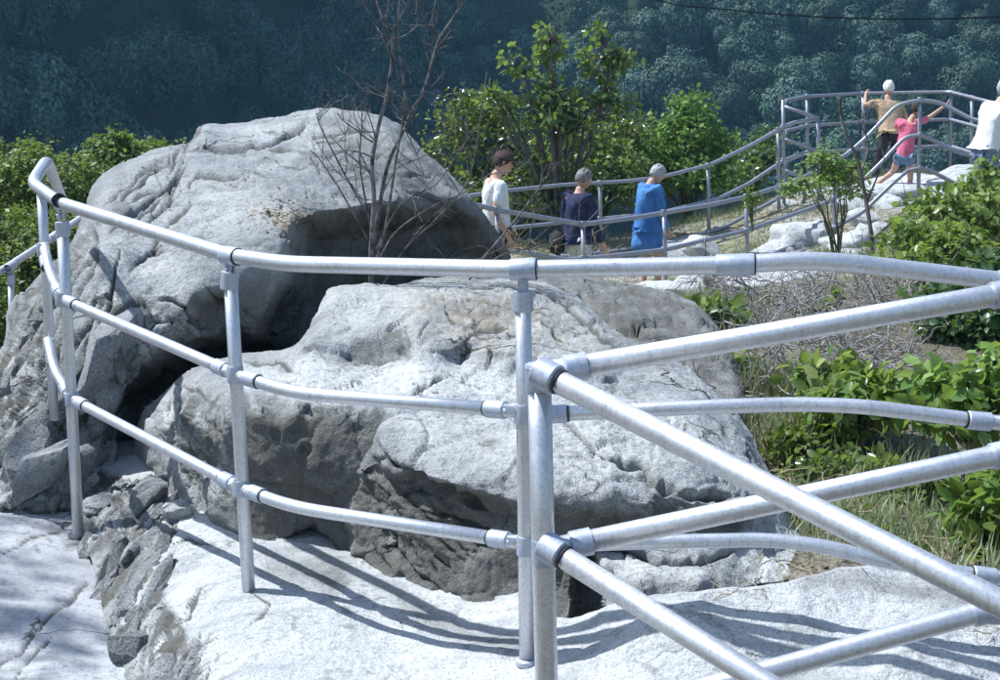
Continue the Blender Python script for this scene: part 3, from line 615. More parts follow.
# the low rounded one nearer, cracked lengthwise
b3o = [(374, 424), (392, 410), (440, 404), (520, 398), (600, 382), (640, 366), (690, 372), (720, 398), (748, 430), (762, 460), (780, 490), (790, 520), (812, 545), (826, 560), (822, 576), (790, 588), (730, 600), (690, 610), (640, 625), (590, 640), (540, 660), (490, 652), (440, 632), (400, 608), (366, 574), (348, 545), (344, 505), (354, 470), (372, 446)]
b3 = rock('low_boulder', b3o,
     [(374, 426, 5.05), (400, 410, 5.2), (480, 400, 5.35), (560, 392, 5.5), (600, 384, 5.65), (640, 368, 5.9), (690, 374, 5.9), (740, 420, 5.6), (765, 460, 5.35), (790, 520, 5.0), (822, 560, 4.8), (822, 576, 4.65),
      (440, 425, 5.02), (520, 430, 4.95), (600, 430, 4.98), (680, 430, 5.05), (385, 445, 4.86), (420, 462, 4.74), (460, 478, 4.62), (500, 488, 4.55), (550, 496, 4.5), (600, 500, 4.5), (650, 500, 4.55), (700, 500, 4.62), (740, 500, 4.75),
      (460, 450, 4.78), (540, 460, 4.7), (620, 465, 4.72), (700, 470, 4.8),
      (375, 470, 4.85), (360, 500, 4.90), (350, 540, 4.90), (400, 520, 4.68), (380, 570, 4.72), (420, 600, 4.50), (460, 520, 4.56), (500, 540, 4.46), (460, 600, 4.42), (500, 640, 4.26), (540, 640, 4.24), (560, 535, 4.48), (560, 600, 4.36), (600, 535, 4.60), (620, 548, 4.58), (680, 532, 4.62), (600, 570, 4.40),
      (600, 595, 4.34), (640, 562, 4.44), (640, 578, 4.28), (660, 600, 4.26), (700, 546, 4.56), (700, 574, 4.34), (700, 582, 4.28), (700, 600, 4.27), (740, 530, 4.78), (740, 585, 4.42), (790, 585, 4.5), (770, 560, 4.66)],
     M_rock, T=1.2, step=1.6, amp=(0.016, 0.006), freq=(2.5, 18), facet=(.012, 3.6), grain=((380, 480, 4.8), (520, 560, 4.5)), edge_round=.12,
     rcracks=[([(350, 490), (420, 500), (480, 600), (380, 580)], 12, -50, 40, 1.8, .03, 9), ([(420, 420), (700, 420), (720, 490), (440, 460)], 6, -15, 30, 1.0, .012, 10)],
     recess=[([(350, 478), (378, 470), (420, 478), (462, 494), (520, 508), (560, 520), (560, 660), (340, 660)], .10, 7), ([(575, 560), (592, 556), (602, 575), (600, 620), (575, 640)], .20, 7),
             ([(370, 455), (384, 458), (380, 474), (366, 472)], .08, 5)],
     cracks=[([(552, 408), (566, 424), (580, 436), (604, 456)], 1.8, .07), ([(604, 456), (620, 462), (640, 466), (662, 480), (680, 492), (712, 496), (740, 494)], 3.6, .14), ([(640, 470), (665, 486), (690, 497)], 3.4, .12), ([(588, 400), (620, 420), (660, 430), (700, 450)], 1.3, .02), ([(745, 440), (752, 470), (745, 496)], 1.5, .03), ([(376, 440), (392, 462), (420, 480), (450, 494), (490, 512)], 2.2, .05), ([(420, 510), (460, 520), (500, 536)], 2, .04),
             ([(404, 528), (412, 536), (408, 552), (402, 548)], 1.2, .02), ([(560, 545), (620, 548), (660, 565), (700, 560), (735, 552)], 2.6, .05), ([(480, 440), (490, 446)], 3.2, .04), ([(372, 520), (400, 560), (440, 590)], 2, .03), ([(598, 570), (620, 590)], 2, .04)],
     stain_shade_areas=[([(350, 478), (400, 470), (440, 488), (500, 498), (560, 500), (600, 506), (700, 512), (745, 520), (735, 546), (640, 548), (596, 556), (596, 640), (520, 670), (340, 660)], .75, 10), ([(350, 470), (376, 440), (388, 462), (420, 482), (400, 520), (350, 520)], .55, 12), ([(480, 436), (496, 440), (492, 450)], .7, 6)],  # weathering, and painted shade on the front below the lip
     warm=[([(400, 560), (450, 590), (470, 620), (430, 625)], .9, 14), ([(440, 560), (500, 560), (520, 620), (460, 600)], .5, 20)],
     pale=[([(430, 594), (458, 600), (474, 612), (450, 610)], 1.0, 6), ([(560, 550), (620, 552), (670, 570), (720, 568), (700, 580), (640, 580)], .9, 9), ([(380, 500), (430, 500), (440, 530), (400, 545)], .4, 14), ([(350, 500), (372, 486), (380, 520), (355, 540)], .5, 10), ([(740, 556), (800, 552), (818, 570), (750, 590)], .9, 8), ([(560, 540), (680, 530), (760, 530), (760, 548), (680, 552), (620, 546)], .7, 8), ([(385, 415), (540, 408), (680, 400), (740, 450), (600, 480), (420, 455)], .6, 24)],  # upper surface and lower shelf get sunlit brightness painted in
     zones=[([(590, 500), (760, 496), (740, 530), (600, 528)], .012), ([(350, 480), (420, 482), (500, 515), (480, 560), (400, 560), (350, 540)], .022)])
tag(b3, 'low rounded granite boulder split by a dark crack behind the two close posts', 'boulder')

tag(rock('rock_shelf', [(470, 268), (520, 262), (580, 276), (640, 284), (690, 300), (720, 330), (740, 372), (744, 420), (700, 420), (600, 370), (540, 320), (470, 300)],
     [(470, 275, 8.6), (520, 268, 9.0), (580, 280, 8.7), (640, 288, 8.6), (690, 304, 8.2), (716, 340, 7.5), (735, 385, 6.8), (744, 420, 6.3), (560, 310, 7.9), (620, 330, 7.5), (660, 360, 7.0), (700, 400, 6.5), (600, 350, 7.2), (540, 325, 7.7)],
     M_rock, T=.8, amp=(.03, .01), freq=(2, 11), edge_round=.2, facet=(.03, 4), zones=[([(470, 268), (700, 290), (740, 420), (600, 380), (500, 320)], .010)],
     stain_shade_areas=[([(470, 258), (640, 274), (740, 320), (744, 420), (600, 370), (500, 310)], .62, 24)], cracks=[([(530, 300), (600, 340), (680, 372)], 2.5, .05)], grain=((540, 330, 7.6), (700, 400, 6.6))),
    'grey crumbling rock shelf in front of the dead brush', 'rock')

def small_rock(name, c, r, seed, label, mat=M_ledge, flat=0.6, cat='rock', group=None):
    bm = bmesh.new(); bmesh.ops.create_icosphere(bm, subdivisions=4, radius=1)
    v = np.array([x.co[:] for x in bm.verts]); f = np.array([[q.index for q in p.verts] for p in bm.faces]); bm.free()
    d = fbm(v*1.0+seed*3.7, 2)*0.32+0.10*fbm(v*2.6+seed, 3, .5, True)+0.03*fbm(v*9+seed, 3)
    # facets: flatten against a few planes
    rr = np.random.default_rng(seed)
    v = v*(1+d)[:, None]
    for k in range(5):
        nn = rr.normal(size=3); nn /= np.linalg.norm(nn); h = v @ nn; lim = rr.uniform(.55, .8)
        v = v-np.clip(h-lim, 0, None)[:, None]*nn*0.85
    v = v*np.array([r[0], r[1], r[2]])
    me = mesh_np(name, v, f); o = link(name, me, mat); o.location = c
    return tag(o, label, cat, group)
for (x, y, Y, r, lab) in [(806, 238, 17.0, (.52, .5, .32), 'pale squarish rock under the far fence, left of the thin bush stem'), (868, 240, 16.4, (.35, .35, .22), 'small pale rock below the lookout beside the thin stem'),
                          (845, 196, 20.2, (1.1, .8, .30), 'long pale slab of rock at the left foot of the lookout'), (905, 190, 19.6, (1.0, .8, .26), 'flat pale rock at the crouching girl\'s foot'), (958, 182, 20.0, (.9, .8, .30), 'pale rock at the right end of the lookout floor'),
                          (792, 208, 19.4, (.35, .3, .2), 'pale stone beside the double post at the stair corner'), (655, 302, 13.6, (.45, .4, .28), 'brown rounded rock just below the woman\'s feet'), (745, 250, 18.0, (.6, .5, .22), 'grey stone half buried behind the sloping fence'),
                          (772, 268, 12.4, (.6, .5, .15), 'flat pale rock directly above the near rail coupling')]:
    p = PY(x, y, Y); small_rock('rock', (p.x, p.y, p.z-r[2]*0.35), r, int(x), lab)
rs_ = np.random.default_rng(44)
for k in range(26):
    x = rs_.uniform(640, 950); y = rs_.uniform(200, 300) if x < 880 else rs_.uniform(184, 215); Yk = np.interp(y, [184, 205, 250, 300], [20.6, 18.6, 16.5, 12.5]); p = PY(x, y, Yk)
    zz = float(gz(np.array([p.x]), np.array([p.y]))[0]); s_ = rs_.uniform(.10, .30)
    small_rock('stone', (p.x, p.y, zz+s_*.1), (s_*rs_.uniform(.8, 1.5), s_, s_*.55), 300+k, 'one of the pale stones strewn over the slope below the lookout', M_ledge, cat='stone', group='pale stones on the slope below the lookout')
# broken stones at the foot of the middle block
for (x, y, z, r, lab) in [(150, 492, .0, (.10, .08, .05), 'loose angular stone at the foot of the second left post'), (176, 512, .02, (.08, .06, .04), 'rusty brown stone wedged in the gap by the left ledge'),
                          (100, 506, -.08, (.07, .08, .05), 'dark broken stone at the top of the rough ledge face')]:
    Y = YZ(x, y, z); p = PY(x, y, Y); small_rock('stone', (p.x, p.y, p.z), r, int(y), lab, M_rock, cat='stone')

# broken, angular pieces standing proud of the two fractured faces
from mathutils.bvhtree import BVHTree
def chunk_mesh(seed, mat):
    bm = bmesh.new(); bmesh.ops.create_icosphere(bm, subdivisions=3, radius=1)
    v = np.array([x.co[:] for x in bm.verts]); f = np.array([[q.index for q in p.verts] for p in bm.faces]); bm.free()
    rr = np.random.default_rng(seed)
    for k in range(11):
        nn = rr.normal(size=3); nn /= np.linalg.norm(nn); h = v @ nn; lim = rr.uniform(.42, .75); v = v-np.clip(h-lim, 0, None)[:, None]*nn
    v += .05*fbm(v*2.4+seed, 3)[:, None]*v
    me = mesh_np('stone', v, f); me.materials.append(mat); me.polygons.foreach_set('use_smooth', [True]*len(me.polygons)); me.set_sharp_from_angle(angle=R(24)); return me
M_chunk = rock_mat('dark_fractured_granite', light=(.30, .305, .31), mid=(.17, .175, .18), dark=(.07, .07, .065), speck=.6, bump=1.0)
M_chunkp = rock_mat('grey_fractured_granite', light=(.46, .465, .47), mid=(.27, .275, .285), dark=(.10, .10, .095), speck=.6, bump=1.0)
chunks = [chunk_mesh(200+k, M_chunk if k % 5 < 2 else M_chunkp) for k in range(15)]
def face_stones(parent, poly, n, size, grain, seed, depth_in=.45, stretch=2.4):
    me = parent.data; vs = [v.co[:] for v in me.vertices]; bvh = BVHTree.FromPolygons(vs, [p.vertices[:] for p in me.polygons])
    rg = np.random.default_rng(seed); pa = np.array(poly, float); k = 0; eye = Vector((0, 0, EYE))
    ax = (PY(*grain[1])-PY(*grain[0])).normalized(); tries = 0
    while k < n and tries < n*20:
        tries += 1; c = rg.uniform(pa.min(0), pa.max(0))
        if not inside(c[None], pa)[0]: continue
        d = (PY(c[0], c[1], 5)-eye).normalized(); loc, nrm, _, _ = bvh.ray_cast(eye, d)
        if loc is None: continue
        if nrm.dot(d) > 0: nrm = -nrm
        s = size*rg.uniform(.45, 1.25)*(1.5 if rg.random() < .12 else 1)
        x = (ax+Vector(rg.normal(size=3))*.16).normalized(); z = (nrm-x*nrm.dot(x)+Vector(rg.normal(size=3))*.18); z = (z-x*z.dot(x)).normalized(); y = z.cross(x)
        M3 = Matrix((x, y, z)).transposed().to_4x4(); M3.translation = loc-nrm*s*depth_in
        o = bpy.data.objects.new('stone', chunks[rg.integers(15)]); col.objects.link(o); o.parent = parent
        o.matrix_basis = M3 @ Matrix.Diagonal((s*rg.uniform(1.2, stretch), s*rg.uniform(.6, 1.1), s*rg.uniform(.7, 1.1), 1)); k += 1
face_stones(bpy.data.objects['rock_ledge'], [(100, 505), (130, 490), (165, 505), (168, 545), (160, 580), (178, 630), (200, 680), (205, 700), (125, 700), (108, 640), (98, 580), (92, 540)], 105, .062, ((110, 620, 4.8), (170, 500, 5.4)), 5, depth_in=.62, stretch=3.6)
face_stones(bpy.data.objects['rock_ledge'], [(95, 488), (150, 478), (235, 545), (205, 548), (160, 520), (100, 515)], 20, .060, ((110, 540, 5.2), (170, 500, 5.4)), 6, depth_in=.6, stretch=3.2)
face_stones(b1, [(20, 470), (45, 420), (75, 380), (95, 330), (120, 335), (135, 370), (118, 430), (100, 478), (60, 490)], 44, .10, ((50, 450, 6.1), (100, 330, 6.5)), 7, depth_in=.6, stretch=3.0)
face_stones(b1, [(5, 350), (30, 300), (60, 290), (70, 340), (40, 400), (0, 420)], 22, .07, ((20, 400, 6.4), (50, 300, 6.9)), 8, depth_in=.75)
face_stones(b1, [(-10, 440), (40, 430), (100, 470), (104, 505), (60, 500), (-10, 490)], 30, .09, ((20, 470, 6.0), (60, 420, 6.1)), 9, depth_in=.5, stretch=3.0)
# ------------------------------------------------------------------ railings
def ring_around(mb, p, d, r, L):
    e = .004
    lathe(mb, Vector(p)-Vector(d).normalized()*L/2, d, [(0, r-.006), (0, r-.001), (e, r), (L-e, r), (L, r-.001), (L, r-.006)], 22)
def top_fitting(parent, P, raildir, ptop, rr, pr, L=.075):
    """ring round the top rail, swivel neck, socket over the post"""
    raildir = Vector(raildir).normalized(); up = (P-ptop).normalized()
    m = MB(); ring_around(m, P, raildir, rr+.0055, L)
    f = m.build('rail_collar', M_fit, parent)
    g = MB(); ring_around(g, P+raildir*(L/2+.001), raildir, rr+.0038, .004); g.build('gap_ring', M_gap, f)
    side = raildir.cross(up).normalized()
    n = MB(); a = P-up*(rr+.002); b = ptop
    mid = (a+b)/2; h = (a-b).length/2+.004
    if h < .12:
        for s in (-1, 1): box(n, mid+side*s*.008, (side, raildir-up*raildir.dot(up), up), .004, .014, h)
        lathe(n, mid-side*.020, side, [(0, 0), (0, .009), (.04, .009), (.04, 0)], 12)
    n.build('swivel_neck', M_fit, f)
    s = MB(); lathe(s, ptop+up*.002, -up, [(0, 0), (0, pr*.9), (.002, pr+.006), (.058, pr+.0065), (.062, pr+.004), (.062, pr-.002)], 22)
    s.build('post_socket', M_fit, f)
    return f
def mid_fitting(parent, P, up, dirs, rr, pr, bolt=True, gapped=None):
    """band round the post with a sleeve for each rail end"""
    up = Vector(up).normalized(); m = MB(); ring_around(m, P, up, pr+.0055, .058)
    f = m.build('post_band', M_fit, parent)
    P0 = P
    for k, d in enumerate(dirs):
        P = P0
        if isinstance(d, tuple): P, d = d
        d = Vector(d).normalized(); t_ = (P0-P).dot(d); P = P+d*t_
        l = MB(); s0 = P+d*(pr+.034)
        side = d.cross(up).normalized()
        for s in (-1, 1): box(l, P+d*(pr+.022)+side*s*.009, (d, side, up), .028, .0035, .017)
        l.build('lug', M_fit, f)
        s = MB(); lathe(s, s0, d, [(0, 0), (0, rr+.002), (.003, rr+.0055), (.066, rr+.0055), (.069, rr+.003), (.069, rr-.003)], 20); s.build('rail_sleeve', M_fit, f)
        g = MB(); ring_around(g, s0+d*.0715, d, rr+.003, .004); g.build('gap_ring', M_gap, f)
        if bolt:
            b = MB(); q = P+d*(pr+.026); out = side if side.y < 0 else -side
            lathe(b, q+out*.010, out, [(0, .009), (.010, .009), (.012, .006), (.012, 0)], 6); b.build('bolt', M_fit, f, smooth=False)
    return f
def rail(parent, name, px, r, mat=M_metal, rb=.14, seg=18):
    P = [PY(*p) for p in px]; m = MB(); tube(m, bend_path(P, rb), r, seg); return m.build(name, mat, parent)
def post(parent, top, base, r, sink=.12, seg=20, cap=False, mat=None):
    a = Vector(base); b = Vector(top); d = (b-a).normalized()
    m = MB(); tube(m, [a-d*sink, a+(b-a)*.33, a+(b-a)*.66, b], r, seg); o = m.build('post', mat or M_metal, parent)
    return o
def at_along(px, x):
    """point and direction on a rail path at photograph column x"""
    for a, b in zip(px[:-1], px[1:]):
        if min(a[0], b[0]) <= x <= max(a[0], b[0]) and a[0] != b[0]:
            A, B = PY(*a), PY(*b); lo, hi = 0., 1.
            for k in range(30):
                t = (lo+hi)/2; q = A.lerp(B, t); v = q-Vector((0, 0, EYE)); dd = v.y*CP-v.z*SP; X = 500+F*v.x/dd
                if (X < x) == (b[0] > a[0]): lo = t
                else: hi = t
            return A.lerp(B, (lo+hi)/2), (B-A).normalized()
# --- the pipe fence round the rocks
back = tag(empty('pipe_fence', PY(248, 592, 4.6)), 'curving three rail metal pipe fence standing round the boulders in the middle', 'fence')
PR, RR, TR = .0235, .0215, .0262
topP = [(62, 200, 7.1), (47, 160, 6.45), (32, 183, 6.0), (60, 203, 5.6), (150, 231, 5.02), (231, 256, 4.6), (288, 264, 4.38), (523, 269.5, 3.9), (735, 265, 3.82), (800, 260.5, 3.8), (850, 263, 3.8), (1000, 281, 3.8), (1070, 289, 3.8)]
midP = [(44, 246, 6.0), (50, 274, 5.85), (62, 299, 5.6), (235, 374, 4.6), (292, 393, 4.4), (519, 411, 3.9)]
lowP = [(48, 340, 6.0), (54, 370, 5.85), (72, 399, 5.6), (241, 488, 4.6), (292, 507, 4.4), (524, 543, 3.9)]
midR = [(519, 416, 3.9), (700, 407, 3.85), (800, 404, 3.85), (860, 406, 3.82), (985, 421.5, 3.8), (1012, 424, 3.8)]
lowR = [(524, 547, 3.9), (640, 542, 3.85), (770, 539.5, 3.85), (830, 547, 3.82), (880, 561, 3.8), (985, 576, 3.8), (1016, 580, 3.8)]
rail(back, 'top_rail', topP, TR, rb=.10)
for q in (midP, lowP, midR, lowR): rail(back, 'rail', q, RR, rb=.16)
posts = [((62, 222, 5.6), (77, 506, 5.6), (60, 203, 5.6), 1), ((230, 272, 4.6), (249, 594, 4.6), (231, 256, 4.6), 1), ((523, 291, 3.9), (527, 658, 3.9), (523, 269.5, 3.9), 1), ((1012, 300, 3.8), (1028, 680, 3.8), (1011, 282.5, 3.8), 1)]
for tp, bs_, rl, k in posts:
    T_, B_, R_ = PY(*tp), PY(*bs_), PY(*rl)
    post(back, T_, B_, PR)
    _, d = at_along(topP, rl[0]+1)
    top_fitting(back, R_, d, T_, TR, PR)
post(back, PY(41, 186, 6.05), PY(53, 394, 6.05), .021)
# bands at the posts
for path, xs_ in ((midP, (62, 235)), (lowP, (72, 241))):
    for x in xs_:
        P_, d = at_along(path, x); _, d0 = at_along(path, x-3); _, d1 = at_along(path, x+3)
        mid_fitting(back, P_, (0, 0, 1), (-d0, d1), RR, PR)
for y0, y1, lP, rP in ((411, 416, midP, midR), (543, 547, lowP, lowR)):
    P_ = PY(524 if y0 < 500 else 526, (y0+y1)/2, 3.9); _, d0 = at_along(lP, 500); _, d1 = at_along(rP, 545)
    mid_fitting(back, P_, (0, 0, 1), ((PY(*lP[-1]), -d0), (PY(*rP[0]), d1)), RR, PR)
for path, x in ((midR, 1011), (lowR, 1015)):
    P_, _ = at_along(path, x); _, d = at_along(path, x-2); mid_fitting(back, P_, (0, 0, 1), (-d,), RR, PR)
for path, x, y in ((midP, 43, 250), (lowP, 49, 345)):
    mid_fitting(back, PY(x, y, 6.0), (0, 0, 1), (PY(*path[1])-PY(*path[0]),), RR*.95, .021, bolt=False)
P_, d = at_along(topP, 735); m_ = MB(); ring_around(m_, P_, d, TR+.0055, .105); cc = m_.build('coupling', M_fit, back)
g = MB(); ring_around(g, P_+d*.0545, d, TR+.004, .005); g.build('gap_ring', M_gap, cc)
# flange at the foot of the second close post
f_ = MB(); lathe(f_, PY(527, 658, 3.9)-Vector((0, 0, .02)), (0, 0, 1), [(0, .034), (.016, .034), (.019, .031), (.021, PR+.001)], 24); f_.build('base_flange', M_fit, back)

# --- the closest railing, corner post and rails running right and down towards us
nearr = tag(empty('stair_railing', PY(551, 862, 3.1)), 'closest thick pipe railing with a corner post and rails sloping down to the right', 'railing')
NR, NP = .0272, .0275
NT_ = PY(539, 366, 3.1); NB = PY(551, 862, 3.1)
post(nearr, NT_, NB, NP, sink=.25, seg=28)
up = (NT_-NB).normalized()
upR = [(546, 372.5, 3.12), (1000, 294.5, 3.25), (1120, 274, 3.29)]
mdR = [(552, 549, 3.12), (1000, 455, 3.25), (1120, 430, 3.29)]
loR = [(556, 728, 3.12), (760, 673, 3.18), (980, 612, 3.25), (1120, 574, 3.29)]
upC = [(543, 374, 3.08), (1000, 603, 2.49), (1160, 683, 2.33)]
mdC = [(549, 548, 3.08), (760, 680, 2.75), (1000, 829, 2.45)]
loC = [(553, 730, 3.08), (760, 880, 2.75), (1000, 1050, 2.45)]
for q, nm in ((upR, 'top_rail'), (mdR, 'rail'), (loR, 'rail'), (upC, 'top_rail'), (mdC, 'rail'), (loC, 'rail')):
    rail(nearr, nm, q, NR, rb=.02, seg=28)
for (x, y), qr, qc in (((539.5, 377), upR, upC), ((545.5, 551, ), mdR, mdC), ((548, 730), loR, loC)):
    P_ = PY(x, y, 3.1); m_ = MB(); ring_around(m_, P_, up, NP+.006, .062); f = m_.build('post_band', M_fit, nearr)
    A, B = PY(*qc[0]), PY(*qc[1]); d = (B-A).normalized()
    t_ = (P_-A).dot(d); Q_ = A+d*t_; P2_ = Q_
    s = MB(); lathe(s, Q_-d*.004, d, [(0, NR*.6), (.0, NR+.007), (.004, NR+.010), (.052, NR+.010), (.056, NR+.006), (.056, NR-.004)], 26); s.build('rail_sleeve', M_fit, f)
    g = MB(); ring_around(g, Q_+d*.059, d, NR+.003, .004); g.build('gap_ring', M_gap, f)
    A, B = PY(*qr[0]), PY(*qr[1]); d2 = (B-A).normalized(); side = d2.cross(up).normalized(); out = side if side.y < 0 else -side
    l = MB()
    for sgn in (-1, 1): box(l, (Q2 if False else A+d2*((P_-A).dot(d2)))+d2*(NP+.025)+side*sgn*.012, (d2, side, up), .030, .004, .021)
    l.build('lug', M_fit, f)
    s = MB(); t2_ = (P_-A).dot(d2); Q2 = A+d2*t2_; lathe(s, Q2+d2*.062, d2, [(0, 0), (0, NR+.003), (.003, NR+.006), (.052, NR+.006), (.055, NR-.002)], 26); s.build('rail_sleeve', M_fit, f)
    b = MB(); lathe(b, A+d2*((P_-A).dot(d2)+NP+.026)+out*.014, out, [(0, .0115), (.010, .0115), (.013, .008), (.013, 0)], 6); b.build('bolt', M_fit, f, smooth=False)
# cap on the corner post
c_ = MB(); lathe(c_, NT_-up*.006, up, [(0, NP+.006), (.006, NP+.006), (.010, NP+.003), (.012, NP*.75), (.0125, 0)], 28); c_.build('post_cap', M_fit, nearr)
tp, bt = PY(1016, 286, 3.25), PY(1036, 800, 3.25); post(nearr, tp, bt, NP)
for q in (upR, mdR, loR):
    A, B = PY(*q[0]), PY(*q[1 if len(q) == 3 else 2]); d2 = (B-A).normalized(); P_ = B+d2*.035
    s = MB(); ring_around(s, P_-d2*.03, d2, NR+.006, .055); f = s.build('rail_sleeve', M_fit, nearr)
    s = MB(); ring_around(s, P_, up, NP+.006, .06); s.build('post_band', M_fit, nearr)

# --- the low railing at the far left
lr = tag(empty('handrail', PY(12, 320, 8.3)), 'thin lower pipe handrail sloping past the green bushes at the left edge', 'railing')
rail(lr, 'top_rail', [(-60, 301, 7.9), (0, 272, 8.3), (45, 243, 8.8), (80, 219, 9.2), (120, 192, 9.7)], .0235)
post(lr, PY(11, 283, 8.35), PY(14, 420, 8.35), .019)
top_fitting(lr, PY(11, 266.5, 8.35), PY(45, 243, 8.8)-PY(0, 272, 8.3), PY(11, 275, 8.35), .0235, .019)
m_ = MB(); P_ = PY(54, 237, 8.9); ring_around(m_, P_, PY(80, 219, 9.2)-PY(45, 243, 8.8), .030, .09); m_.build('coupling', M_fit, lr)

# --- the railings along the far path and round the lookout
def simple_fence(t, paths, posts_, r, collar=True):
    for k, q in enumerate(paths): rail(t, 'top_rail' if k == 0 else 'rail', q, r, M_farmetal, rb=.12, seg=10)
    for (tx, ty, bx, by, Y) in posts_:
        post(t, PY(tx, ty, Y), PY(bx, by, Y), r*.95, sink=.2, seg=10, mat=M_farmetal)
        for q in paths:
            # a ring where each rail meets this post
            best = None
            for a, b in zip(q[:-1], q[1:]):
                if min(a[0], b[0]) <= tx+ (bx-tx)*.4 <= max(a[0], b[0]):
                    k = (tx-a[0])/(b[0]-a[0]+1e-9); best = (tx, a[1]+(b[1]-a[1])*k, a[2]+(b[2]-a[2])*k)
            if best and abs(best[2]-Y) < .8:
                m_ = MB(); ring_around(m_, PY(best[0], best[1], Y), (0, 0, 1), r*1.28, .07); m_.build('post_band', M_farmetal, t)
ff1 = tag(empty('pipe_fence', PY(664, 325, 14.9)), 'far pipe fence in front of the three walkers, its rails climbing right to the lookout', 'fence')
simple_fence(ff1, [[(450, 198, 13.3), (463, 202, 13.3), (497, 210, 13.5), (583, 224.5, 14.4), (640, 217, 14.8), (710, 205, 15.6), (750, 196, 16.1), (787, 184, 16.6), (825, 168, 17.0), (850, 152, 17.2), (867, 137, 17.3), (897, 105, 17.5), (920, 100, 17.5), (940, 102.5, 17.5), (975, 121, 17.3), (1030, 123, 17.0)],
                   [(480, 246, 13.4), (497, 249, 13.5), (567, 260, 14.3), (602, 257, 14.5), (664, 250, 14.9), (745, 231, 16.0), (818, 206, 16.9), (855, 188, 17.2), (880, 164, 17.35), (905, 137, 17.5), (922, 135, 17.5), (963, 155, 17.4), (1030, 156, 17.0)],
                   [(480, 288, 13.4), (567, 300, 14.3), (602, 297, 14.5), (671, 289, 14.9), (750, 263, 16.0), (820, 235, 16.9), (862, 213, 17.2), (890, 186, 17.4), (908, 170, 17.5), (925, 168, 17.5), (962, 187, 17.4), (1030, 189, 17.0)]],
             [(583, 226, 585, 340, 14.4), (664, 213, 667, 330, 14.9), (746, 197, 748, 292, 16.05), (834, 163, 835, 262, 17.05), (920, 101, 918, 214, 17.5), (980, 121, 979, 222, 17.3), (497, 211, 500, 330, 13.5)], .026)
ff2 = tag(empty('pipe_fence', PY(708, 234, 18.2)), 'far pipe fence behind the three walkers rising to the stair corner', 'fence')
simple_fence(ff2, [[(430, 199, 16.8), (460, 197, 16.9), (505, 191, 17.1), (562, 185, 17.4), (625, 181.5, 17.7), (660, 177.5, 17.9), (710, 165, 18.3), (750, 146, 18.8), (783, 127, 19.2), (795, 122, 19.3), (818, 119, 19.5)],
                   [(460, 233, 16.9), (510, 228, 17.1), (600, 219, 17.6), (660, 213, 17.9), (718, 199, 18.4), (750, 183, 18.8), (783, 161, 19.2), (800, 154, 19.4), (818, 151, 19.5)],
                   [(460, 266, 16.9), (600, 253, 17.6), (660, 245, 17.9), (723, 228, 18.4), (783, 196, 19.2), (818, 183, 19.5)]],
             [(600, 183, 601, 263, 17.6), (708, 166, 709, 238, 18.3), (783, 100, 784, 206, 19.2), (778, 130, 779, 206, 19.0)], .026)
ff3 = tag(empty('lookout_railing', PY(863, 175, 22)), 'three rail pipe railing curving round the lookout rock where people lean', 'railing')
simple_fence(ff3, [[(818, 118.5, 19.4), (800, 112, 19.3), (783, 106.5, 19.4), (786, 100.5, 20.4), (807, 96.5, 21.2), (863, 93.5, 22.2), (950, 92, 22.0), (985, 101, 20.5), (1030, 112, 19.5)],
                   [(818, 151, 19.4), (783, 139, 19.4), (786, 131, 20.4), (807, 126, 21.2), (863, 122, 22.2), (950, 119.5, 22.0), (985, 129, 20.5), (1030, 141, 19.5)],
                   [(818, 183, 19.4), (783, 170, 19.4), (786, 161, 20.4), (807, 153, 21.2), (863, 149, 22.2), (950, 146, 22.0), (985, 157, 20.5), (1030, 170, 19.5)]],
             [(807, 97, 808, 182, 21.2), (818, 119, 819, 212, 19.4), (951, 92, 950, 174, 22.0), (972, 98, 971, 184, 21.1), (863, 94, 864, 176, 22.2)], .027)

# ------------------------------------------------------------------ vegetation
def leaf_shape(kind):
    """unit leaf along +x, normal +z: vertices and quads (cupped along the midrib)"""
    if kind == 'broad':   # 6-point pointed leaf folded at the midrib
        v = np.array([[0, 0, 0], [.3, .30, .05], [.7, .26, .04], [1, 0, -.10], [.7, -.26, .04], [.3, -.30, .05], [.35, 0, -.03], [.7, 0, -.04]])
        f = np.array([[0, 6, 1, 1], [6, 7, 2, 1], [7, 3, 2, 2], [0, 5, 6, 6], [6, 5, 4, 7], [7, 4, 3, 3]])
        tri = np.array([[0, 6, 1], [7, 3, 2], [0, 5, 6], [7, 4, 3]]); quad = np.array([[6, 7, 2, 1], [6, 5, 4, 7]])
        return v, tri, quad
    if kind == 'simple':  # two-plane diamond, 4 triangles worth
        v = np.array([[0, 0, 0], [.45, .33, .08], [1, 0, -.06], [.45, -.33, .08]])
        return v, np.array([[0, 2, 1], [0, 3, 2]]), None
    if kind == 'blade':
        v = np.array([[0, .03, 0], [0, -.03, 0], [.55, -.022, .10], [.55, .022, .10], [1, 0, -.06]])
        return v, np.array([[3, 2, 4]]), np.array([[0, 1, 2, 3]])
def rot_from(n, d, r):
    """rotation matrices with x = d (made orthogonal to n), z = n"""
    n = n/np.linalg.norm(n, axis=1)[:, None]
    d = d-(d*n).sum(1)[:, None]*n; d /= np.linalg.norm(d, axis=1)[:, None]+1e-9
    return np.stack([d, np.cross(n, d), n], -1)
def leaves_mesh(mb, pos, nrm, dr, size, kind):
    v, tri, quad = leaf_shape(kind); Rm = rot_from(nrm, dr, None); n = len(pos)
    V = (np.einsum('nij,kj->nki', Rm, v)*size[:, None, None]+pos[:, None]).reshape(-1, 3)
    off = (np.arange(n)*len(v))[:, None, None]
    mb.add(V, (tri[None]+off).reshape(-1, 3))
    if quad is not None: mb.addto((quad[None]+off).reshape(-1, 4))
